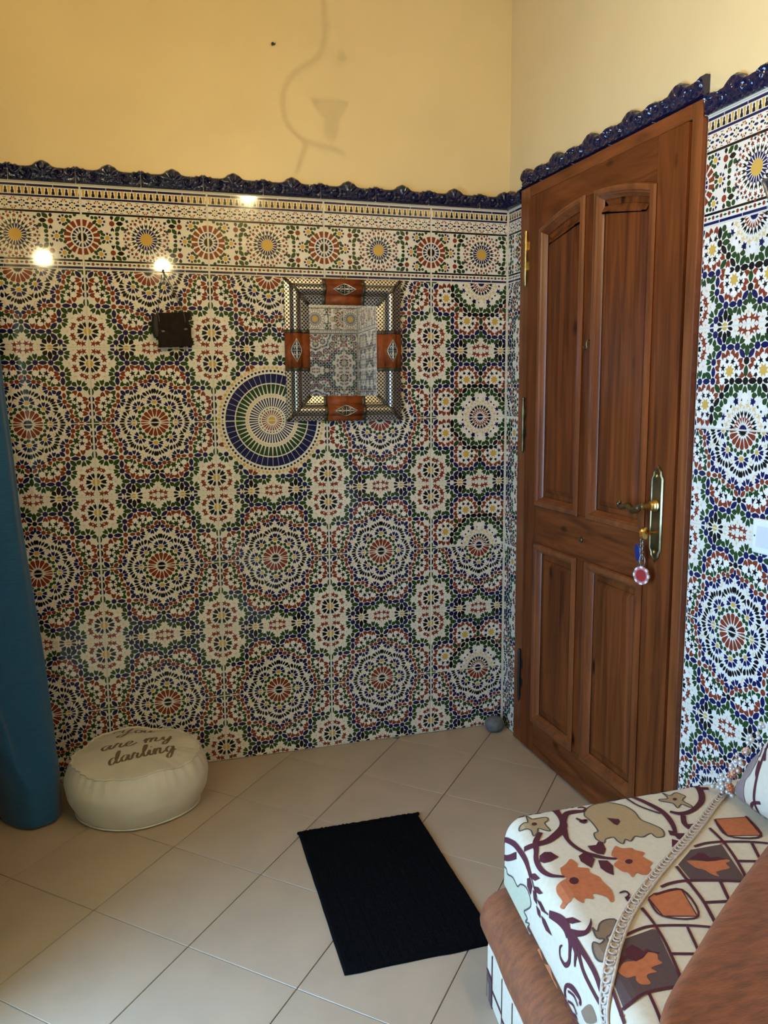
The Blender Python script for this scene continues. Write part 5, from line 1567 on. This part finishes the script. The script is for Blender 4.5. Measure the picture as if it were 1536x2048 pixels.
# brush script, strokes in x-heights
SCRIPT = {
    'Y': (2.1, [[(.0, 1.5), (.25, 1.85), (.6, 1.7), (.55, 1.1), (.75, .7), (1.2, .9), (1.6, 1.8)], [(1.65, 1.9), (1.45, 1.0), (1.1, -.2), (.7, -.8), (.3, -.7), (.5, -.25), (1.2, .1), (1.9, .3)], [(-.6, 1.2), (-.3, 1.7), (.1, 1.75)]]),
    'o': (1.05, [[(.75, .95), (.3, .95), (.08, .5), (.25, .08), (.65, .05), (.88, .45), (.75, .9), (.7, .75), (1.15, .7)]]),
    'u': (1.35, [[(-.05, .4), (.18, .95), (.12, .4), (.3, .03), (.65, .2), (.88, .95), (.8, .35), (1.0, .02), (1.4, .35)]]),
    'a': (1.25, [[(.82, .9), (.4, 1.0), (.08, .55), (.2, .06), (.55, .15), (.88, .95), (.8, .3), (.98, .02), (1.3, .35)]]),
    'r': (1.0, [[(-.05, .3), (.2, 1.1), (.32, .9), (.62, .85), (.52, .35), (.68, .02), (1.05, .35)]]),
    'e': (1.0, [[(-.05, .3), (.4, .45), (.72, .8), (.5, 1.02), (.15, .7), (.15, .2), (.45, .0), (.8, .12), (1.2, .45)]]),
    'm': (1.95, [[(-.05, .4), (.2, 1.0), (.15, .0)], [(.18, .4), (.5, .95), (.72, .85), (.66, .0)], [(.7, .4), (1.02, .95), (1.28, .85), (1.2, .2), (1.4, .02), (1.95, .4)]]),
    'y': (1.25, [[(-.1, .5), (.15, .95), (.12, .35), (.4, .05), (.7, .35), (.9, .95)], [(.92, 1.0), (.8, .0), (.55, -.75), (.2, -.75), (.3, -.3), (1.1, .35)]]),
    'd': (1.3, [[(.82, .85), (.4, 1.0), (.08, .55), (.2, .06), (.55, .12), (.92, .8), (1.12, 1.9), (1.05, 2.05), (.85, 1.5), (.8, .3), (1.0, .02), (1.35, .35)]]),
    'l': (.75, [[(-.05, .3), (.45, 1.2), (.62, 1.9), (.42, 2.0), (.25, 1.2), (.25, .25), (.45, .0), (.8, .35)]]),
    'i': (.62, [[(-.05, .35), (.2, .95), (.15, .3), (.32, .02), (.65, .35)], [(.30, 1.40), (.42, 1.48)]]),
    'n': (1.35, [[(-.05, .4), (.2, 1.0), (.15, .0)], [(.18, .4), (.52, .95), (.76, .85), (.68, .2), (.88, .02), (1.38, .4)]]),
    'g': (1.25, [[(.82, .85), (.4, 1.0), (.08, .55), (.2, .08), (.55, .15), (.90, .9)], [(.92, 1.0), (.78, .0), (.5, -.75), (.15, -.75), (.25, -.3), (1.15, .4)]]),
    ' ': (.95, []),
}
m_ink = mat('taupe_print_ink', (.17, .115, .065), .75)
def script_line(text, p0, p1, upv, xh, wd):
    b = MB()
    tot = sum(SCRIPT[c][0] for c in text)
    d = Vector(p1) - Vector(p0)
    u = Vector(upv)
    x = 0.0
    for c in text:
        adv, strokes = SCRIPT[c]
        for st_ in strokes:
            pts = []
            cm = catmull([(*q, 0) for q in st_], 6)
            for k, q in enumerate(cm):
                P = Vector(p0) + d * ((x + q[0]) / tot) + u * (q[1] * xh) + d.normalized() * (.22 * xh * q[1])
                nx_ = cm[min(k + 1, len(cm) - 1)]
                pv = cm[max(k - 1, 0)]
                down = abs(nx_[1] - pv[1]) / (math.hypot(nx_[0] - pv[0], nx_[1] - pv[1]) + 1e-6)
                pts.append((P.x, P.y, wd * (.38 + .62 * down)))
            for q in ribbon(pts):
                b.add([(q_[0] - PC.x, q_[1] - PC.y, pouf_top(q_[0] - PC.x, q_[1] - PC.y) + .0012) for q_ in q], [(0, 1, 2, 3)])
        x += adv
    me = bpy.data.meshes.new('printed_word')
    me.from_pydata(b.v, [], b.f)
    me.materials.append(m_ink)
    link('printed_word', me, pouf)
script_line('darling', (-1.508, -.338), (-1.297, -.290), (-.20, .97), .040, .0085)
script_line('are', (-1.534, -.228), (-1.428, -.216), (-.10, .99), .036, .0080)
script_line('my', (-1.398, -.212), (-1.304, -.202), (-.10, .99), .036, .0080)
script_line('You', (-1.488, -.105), (-1.362, -.112), (-.02, 1), .030, .0075)

# ------------------------------------------------------------------ black chenille mat
rug = empty('floor_mat', (-.78, -.92, 0), 'black chenille door mat lying on the beige floor tiles', 'mat')
RC = [Vector((-.963, -.606)), Vector((-.578, -.606)), Vector((-.598, -1.252)), Vector((-.985, -1.247))]
m_rug = mat('black_chenille', (.0032, .0032, .004), .95, bump=.6, bscale=300, spec=.06)
NU, NV = 96, 150
rows = []
def rug_z(u, v):
    i, j = int(u * 56), int(v * 92)
    cu, cv = (u * 56) % 1, (v * 92) % 1
    bump = (1 - (2 * cu - 1) ** 2) * (1 - (2 * cv - 1) ** 2)
    e = min(u, 1 - u, v, 1 - v)
    return (.006 + .008 * (.35 + .65 * bump) * (.7 + .3 * noise.noise(Vector((i * .7, j * .7, 0))))) * min(1, e / .012 + .15)
for j in range(NV + 1):
    v = j / NV
    row = []
    for i in range(NU + 1):
        u = i / NU
        p = RC[0] * (1 - u) * (1 - v) + RC[1] * u * (1 - v) + RC[2] * u * v + RC[3] * (1 - u) * v
        wob = .003 * noise.noise(Vector((u * 5, v * 7, 4)))
        row.append((p.x + .78 + wob, p.y + .92 + wob, rug_z(u, v) + .0005))
    rows.append(row)
b = MB(); b.grid(rows)
ring = [0] * 0
o = b.build('pile', m_rug, rug, smooth=True)
b = MB()
for k in range(64):
    t = k / 63
    p = RC[0].lerp(RC[1], t)
    b.ball((p.x + .78, p.y + .92 + .002 * random.random(), .008), .0046 + .0016 * random.random(), 8, 5)
o = b.build('tufted_edge', m_rug, rug, smooth=True)
o['kind'] = 'stuff'
b = MB()
b.prism([((p.x + .78) * .995, (p.y + .92) * .995) for p in RC], .0003, .005, 'z')
b.build('backing', m_rug, rug)

# ------------------------------------------------------------------ blue curtain at the left
cur = empty('blue_curtain', (-1.78, -.3, 0), 'dark teal blue linen curtain hanging to the floor at the left edge', 'curtain')
KO = Vector((-1.78, -.3, 0))
LV = [(.008, [(-1.885, -.09), (-1.872, -.160), (-1.828, -.250), (-1.768, -.314), (-1.722, -.322), (-1.668, -.275), (-1.672, -.205), (-1.74, -.14), (-1.82, -.09)]),
      (.12, [(-1.885, -.09), (-1.878, -.165), (-1.835, -.262), (-1.768, -.325), (-1.718, -.326), (-1.664, -.270), (-1.672, -.205), (-1.74, -.14), (-1.82, -.09)]),
      (.27, [(-1.890, -.10), (-1.890, -.180), (-1.858, -.285), (-1.802, -.338), (-1.770, -.316), (-1.676, -.262), (-1.685, -.195), (-1.75, -.14), (-1.83, -.09)]),
      (.45, [(-1.895, -.11), (-1.895, -.200), (-1.872, -.300), (-1.828, -.342), (-1.802, -.314), (-1.688, -.258), (-1.697, -.190), (-1.76, -.14), (-1.84, -.09)]),
      (1.0, [(-1.898, -.12), (-1.898, -.220), (-1.882, -.320), (-1.852, -.350), (-1.825, -.312), (-1.731, -.258), (-1.740, -.190), (-1.79, -.14), (-1.85, -.09)]),
      (1.4, [(-1.900, -.12), (-1.899, -.230), (-1.888, -.330), (-1.862, -.350), (-1.835, -.312), (-1.752, -.258), (-1.760, -.190), (-1.80, -.14), (-1.86, -.09)]),
      (2.28, [(-1.900, -.12), (-1.899, -.240), (-1.890, -.340), (-1.870, -.350), (-1.850, -.310), (-1.800, -.258), (-1.810, -.190), (-1.84, -.14), (-1.87, -.09)])]
rows = []
for i in range(70):
    z = .008 + (2.28 - .008) * (i / 69) ** 1.25
    k = max(q for q in range(len(LV) - 1) if LV[q][0] <= z + 1e-9)
    t = (z - LV[k][0]) / (LV[k + 1][0] - LV[k][0])
    t = t * t * (3 - 2 * t) * .4 + t * .6
    pth = [(a[0] + (c[0] - a[0]) * t, a[1] + (c[1] - a[1]) * t, 0) for a, c in zip(LV[k][1], LV[k + 1][1])]
    row = []
    for n_, p in enumerate(catmull(pth, 6)):
        w = .0035 * noise.noise(Vector((n_ * .22, z * 2.2, 3))) + .006 * math.sin(n_ * .95 + .5 * math.sin(z * 3)) * min(1, z + .35)
        row.append(tuple(Vector((p[0] + w, p[1] - w, z + (.006 * noise.noise(Vector((n_ * .1, 0, 0))) if i < 2 else 0))) - KO))
    rows.append(row)
m_cur, nt_, bs_ = principled('teal_linen')
tc = nt_.nodes.new('ShaderNodeTexCoord')
mp = nt_.nodes.new('ShaderNodeMapping')
mp.inputs['Scale'].default_value = (60, 60, 900)
nt_.links.new(tc.outputs['Object'], mp.inputs[0])
nz = nt_.nodes.new('ShaderNodeTexNoise')
nz.inputs['Scale'].default_value = .5
nz.inputs['Detail'].default_value = 4
nt_.links.new(mp.outputs[0], nz.inputs['Vector'])
cr = nt_.nodes.new('ShaderNodeValToRGB')
cr.color_ramp.elements[0].position, cr.color_ramp.elements[1].position = .3, .75
cr.color_ramp.elements[0].color = (.008, .078, .175, 1)
cr.color_ramp.elements[1].color = (.020, .150, .320, 1)
nt_.links.new(nz.outputs['Fac'], cr.inputs[0])
nt_.links.new(cr.outputs[0], bs_.inputs['Base Color'])
setp(bs_, Roughness=.75, Sheen_Weight=.3)
tr = nt_.nodes.new('ShaderNodeBsdfTranslucent')
tr.inputs[0].default_value = (.04, .28, .65, 1)
ms = nt_.nodes.new('ShaderNodeMixShader')
ms.inputs[0].default_value = .28
out = nt_.nodes['Material Output']
nt_.links.new(bs_.outputs[0], ms.inputs[1])
nt_.links.new(tr.outputs[0], ms.inputs[2])
nt_.links.new(ms.outputs[0], out.inputs[0])
b = MB(); b.grid(rows); o = b.build('cloth', m_cur, cur, smooth=True)
o.modifiers.new('thick', 'SOLIDIFY').thickness = .0015
rod = empty('curtain_rod', (-1.86, -1.4, 2.31), 'dark iron curtain rod above the window on the left wall', 'rod')
b = MB(); b.tube([(0, 1.33, 0), (0, -1.3, 0)], .010, 12); b.build('pole', M_BLACK, rod, smooth=40)
for y in (1.25, -1.2):
    b = MB(); b.box((-.054, y - .006, -.006), (.0, y + .006, .006)); b.build('bracket', M_BLACK, rod)
for k in range(7):
    b = MB()
    b.tube([(.014 * math.cos(t * PI / 7), 1.28 - .055 * k, .014 * math.sin(t * PI / 7) - .004) for t in range(14)], .002, 6, closed=True)
    b.build('curtain_ring', M_BRASSD, rod, smooth=True)

# ------------------------------------------------------------------ lamps above the picture: they light the wall, one casts its ironwork's shadow on it
m_bulb = bpy.data.materials.new('warm_bulb')
m_bulb.use_nodes = True
nt_ = m_bulb.node_tree
nt_.nodes.remove(nt_.nodes['Principled BSDF'])
em = nt_.nodes.new('ShaderNodeEmission')
em.inputs[0].default_value = (1.0, .80, .42, 1)
em.inputs[1].default_value = LAMP_POWER
nt_.links.new(em.outputs[0], nt_.nodes['Material Output'].inputs[0])
m_bulb3 = m_bulb.copy()
m_bulb3.name = 'bright_warm_bulb'
m_bulb3.node_tree.nodes['Emission'].inputs[1].default_value = LAMP_POWER * 17
LB = [Vector((-1.171, -1.75, 2.003)), Vector((-1.760, -1.75, 2.022))]
PB = Vector((-.612, -2.40, 2.534))
lamp = empty('ceiling_lamp', (-1.475, -1.75, RZ), 'iron ceiling lamp with two warm bulbs hanging above the floor mat', 'lamp')
LO = Vector((-1.475, -1.75, RZ))
b = MB(); b.tube([(0, 0, 0), (0, 0, -.66)], .008, 10); b.lathe([(.05, -.02), (.055, -.002), (.05, 0)], 20); b.build('stem', M_BLACK, lamp, smooth=40)
for q in LB:
    r = q - LO
    sx = 1 if r.x > 0 else -1
    b = MB(); b.tube(catmull([(0, 0, -.64), (sx * .10, 0, -.74), (sx * .20, 0, -.78), (r.x - sx * .02, 0, r.z + .13), (r.x, 0, r.z + .055)], 6), .007, 8); arm = b.build('arm', M_BLACK, lamp, smooth=True)
    b = MB(); b.lathe([(.012, r.z + .062), (.022, r.z + .055), (.020, r.z + .030), (.015, r.z + .028)], 16, 0, Matrix.Translation((r.x, 0, 0))); b.build('socket', M_BLACK, arm, smooth=40)
    b = MB(); b.ball(tuple(r), .029, 16, 10); b.build('bulb', m_bulb, lamp, smooth=True)
    b = MB(); b.lathe([(.004, r.z - .046), (.030, r.z - .046), (.060, r.z - .038), (.066, r.z - .030), (.058, r.z - .034), (.030, r.z - .042), (.004, r.z - .043)], 24, 0, Matrix.Translation((r.x, 0, 0))); b.build('light_block_saucer', M_BRASSD, lamp, smooth=40)  # added saucer, out of view, keeps bulb light off the floor and lower wall
    b = MB()
    for k in range(3):
        a_ = 2 * PI * k / 3 + .5
        b.tube([(r.x + .016 * math.cos(a_), .016 * math.sin(a_), r.z + .045), (r.x + .045 * math.cos(a_), .045 * math.sin(a_), r.z), (r.x + .034 * math.cos(a_), .034 * math.sin(a_), r.z - .042)], .0012, 5)
    b.build('cage', M_BLACK, lamp)
pend = empty('pendant_bulb', (PB.x, PB.y, RZ), 'single warm bulb on a cord near the wall beside the photographer', 'lamp')
b = MB(); b.tube([(0, 0, 0), (0, 0, PB.z - RZ + .05)], .003, 8); b.lathe([(.04, -.02), (.044, -.002), (.04, 0)], 16); b.build('cord', M_BLACK, pend, smooth=40)
b = MB(); b.lathe([(.010, .060), (.017, .055), (.015, .018), (.010, .016)], 14, 0, Matrix.Translation((0, 0, PB.z - RZ))); b.build('socket', M_BLACK, pend, smooth=40)
b = MB(); b.ball((0, 0, PB.z - RZ), .009, 16, 10); b.build('bulb', m_bulb3, pend, smooth=True)
CF = .6
CY = PB.y * (1 - CF)
chan = empty('iron_chandelier', (-.66, CY, RZ), 'unlit wrought iron chandelier with scrolled arm and leaf cup hanging above the room', 'chandelier')
HO2 = Vector((-.66, CY, RZ))
def wp(x, z, y=0.0):
    w = Vector((x, .006, z))
    c = PB.lerp(w, CF)
    return tuple(Vector((c.x, CY + y, c.z)) - HO2)
b = MB(); b.tube([(wp(-.695, 2.7)[0], 0, 0), wp(-.695, 2.715), wp(-.692, 2.58), wp(-.694, 2.509)], .0055, 8)
b.lathe([(.03, -.02), (.036, -.002), (.03, 0)], 16, 0, Matrix.Translation((wp(-.695, 2.7)[0], 0, 0)))
b.build('stem', M_BLACK, chan, smooth=40)
b = MB(); b.ball(wp(-.690, 2.572), .016, 12, 8, sc=(1, 1, .45)); b.build('knop', M_BLACK, chan, smooth=True)
b = MB(); b.tube(catmull([wp(*q) for q in [(-.694, 2.509), (-.721, 2.46), (-.785, 2.422), (-.828, 2.369), (-.841, 2.307), (-.825, 2.242), (-.772, 2.196), (-.700, 2.179), (-.651, 2.174), (-.631, 2.150)]], 5), .0058, 8); b.build('scroll_arm', M_BLACK, chan, smooth=True)
b = MB(); b.tube(catmull([wp(*q) for q in [(-.760, 2.190), (-.773, 2.156), (-.786, 2.122), (-.796, 2.087)]], 4), .0058, 8); b.build('scroll_tail', M_BLACK, chan, smooth=True)
b = MB(); b.ball(wp(-.633, 2.481), .018, 10, 6, sc=(.55, .4, .9)); b.tube([wp(-.650, 2.455), wp(-.694, 2.50)], .0022, 6); b.build('leaf', M_BLACK, chan, smooth=True)
cupo = [(-.751, 2.357), (-.672, 2.344), (-.596, 2.360), (-.624, 2.321), (-.602, 2.294), (-.627, 2.253), (-.625, 2.213), (-.675, 2.195), (-.718, 2.206), (-.710, 2.263), (-.781, 2.237), (-.764, 2.294), (-.722, 2.304)]
b = MB()
cc = Vector(wp(-.675, 2.20))
nseg = 14
prof = [(.010, 0), (.018, .020), (.016, .045), (.030, .062), (.040, .080)]
o0 = len(b.v)
for r_, h_ in prof:
    for j in range(nseg):
        rr_ = r_ * (1.12 if (j % 2 and r_ > .02) else .92)
        b.v.append((cc.x + rr_ * math.cos(2 * PI * j / nseg), cc.y + rr_ * math.sin(2 * PI * j / nseg), cc.z + h_))
for i in range(len(prof) - 1):
    for j in range(nseg):
        b.f.append((i * nseg + j, i * nseg + (j + 1) % nseg, (i + 1) * nseg + (j + 1) % nseg, (i + 1) * nseg + j)); b.m.append(0)
b.f.append(tuple(range(nseg))); b.m.append(0)
b.build('leaf_cup', M_BLACK, chan)
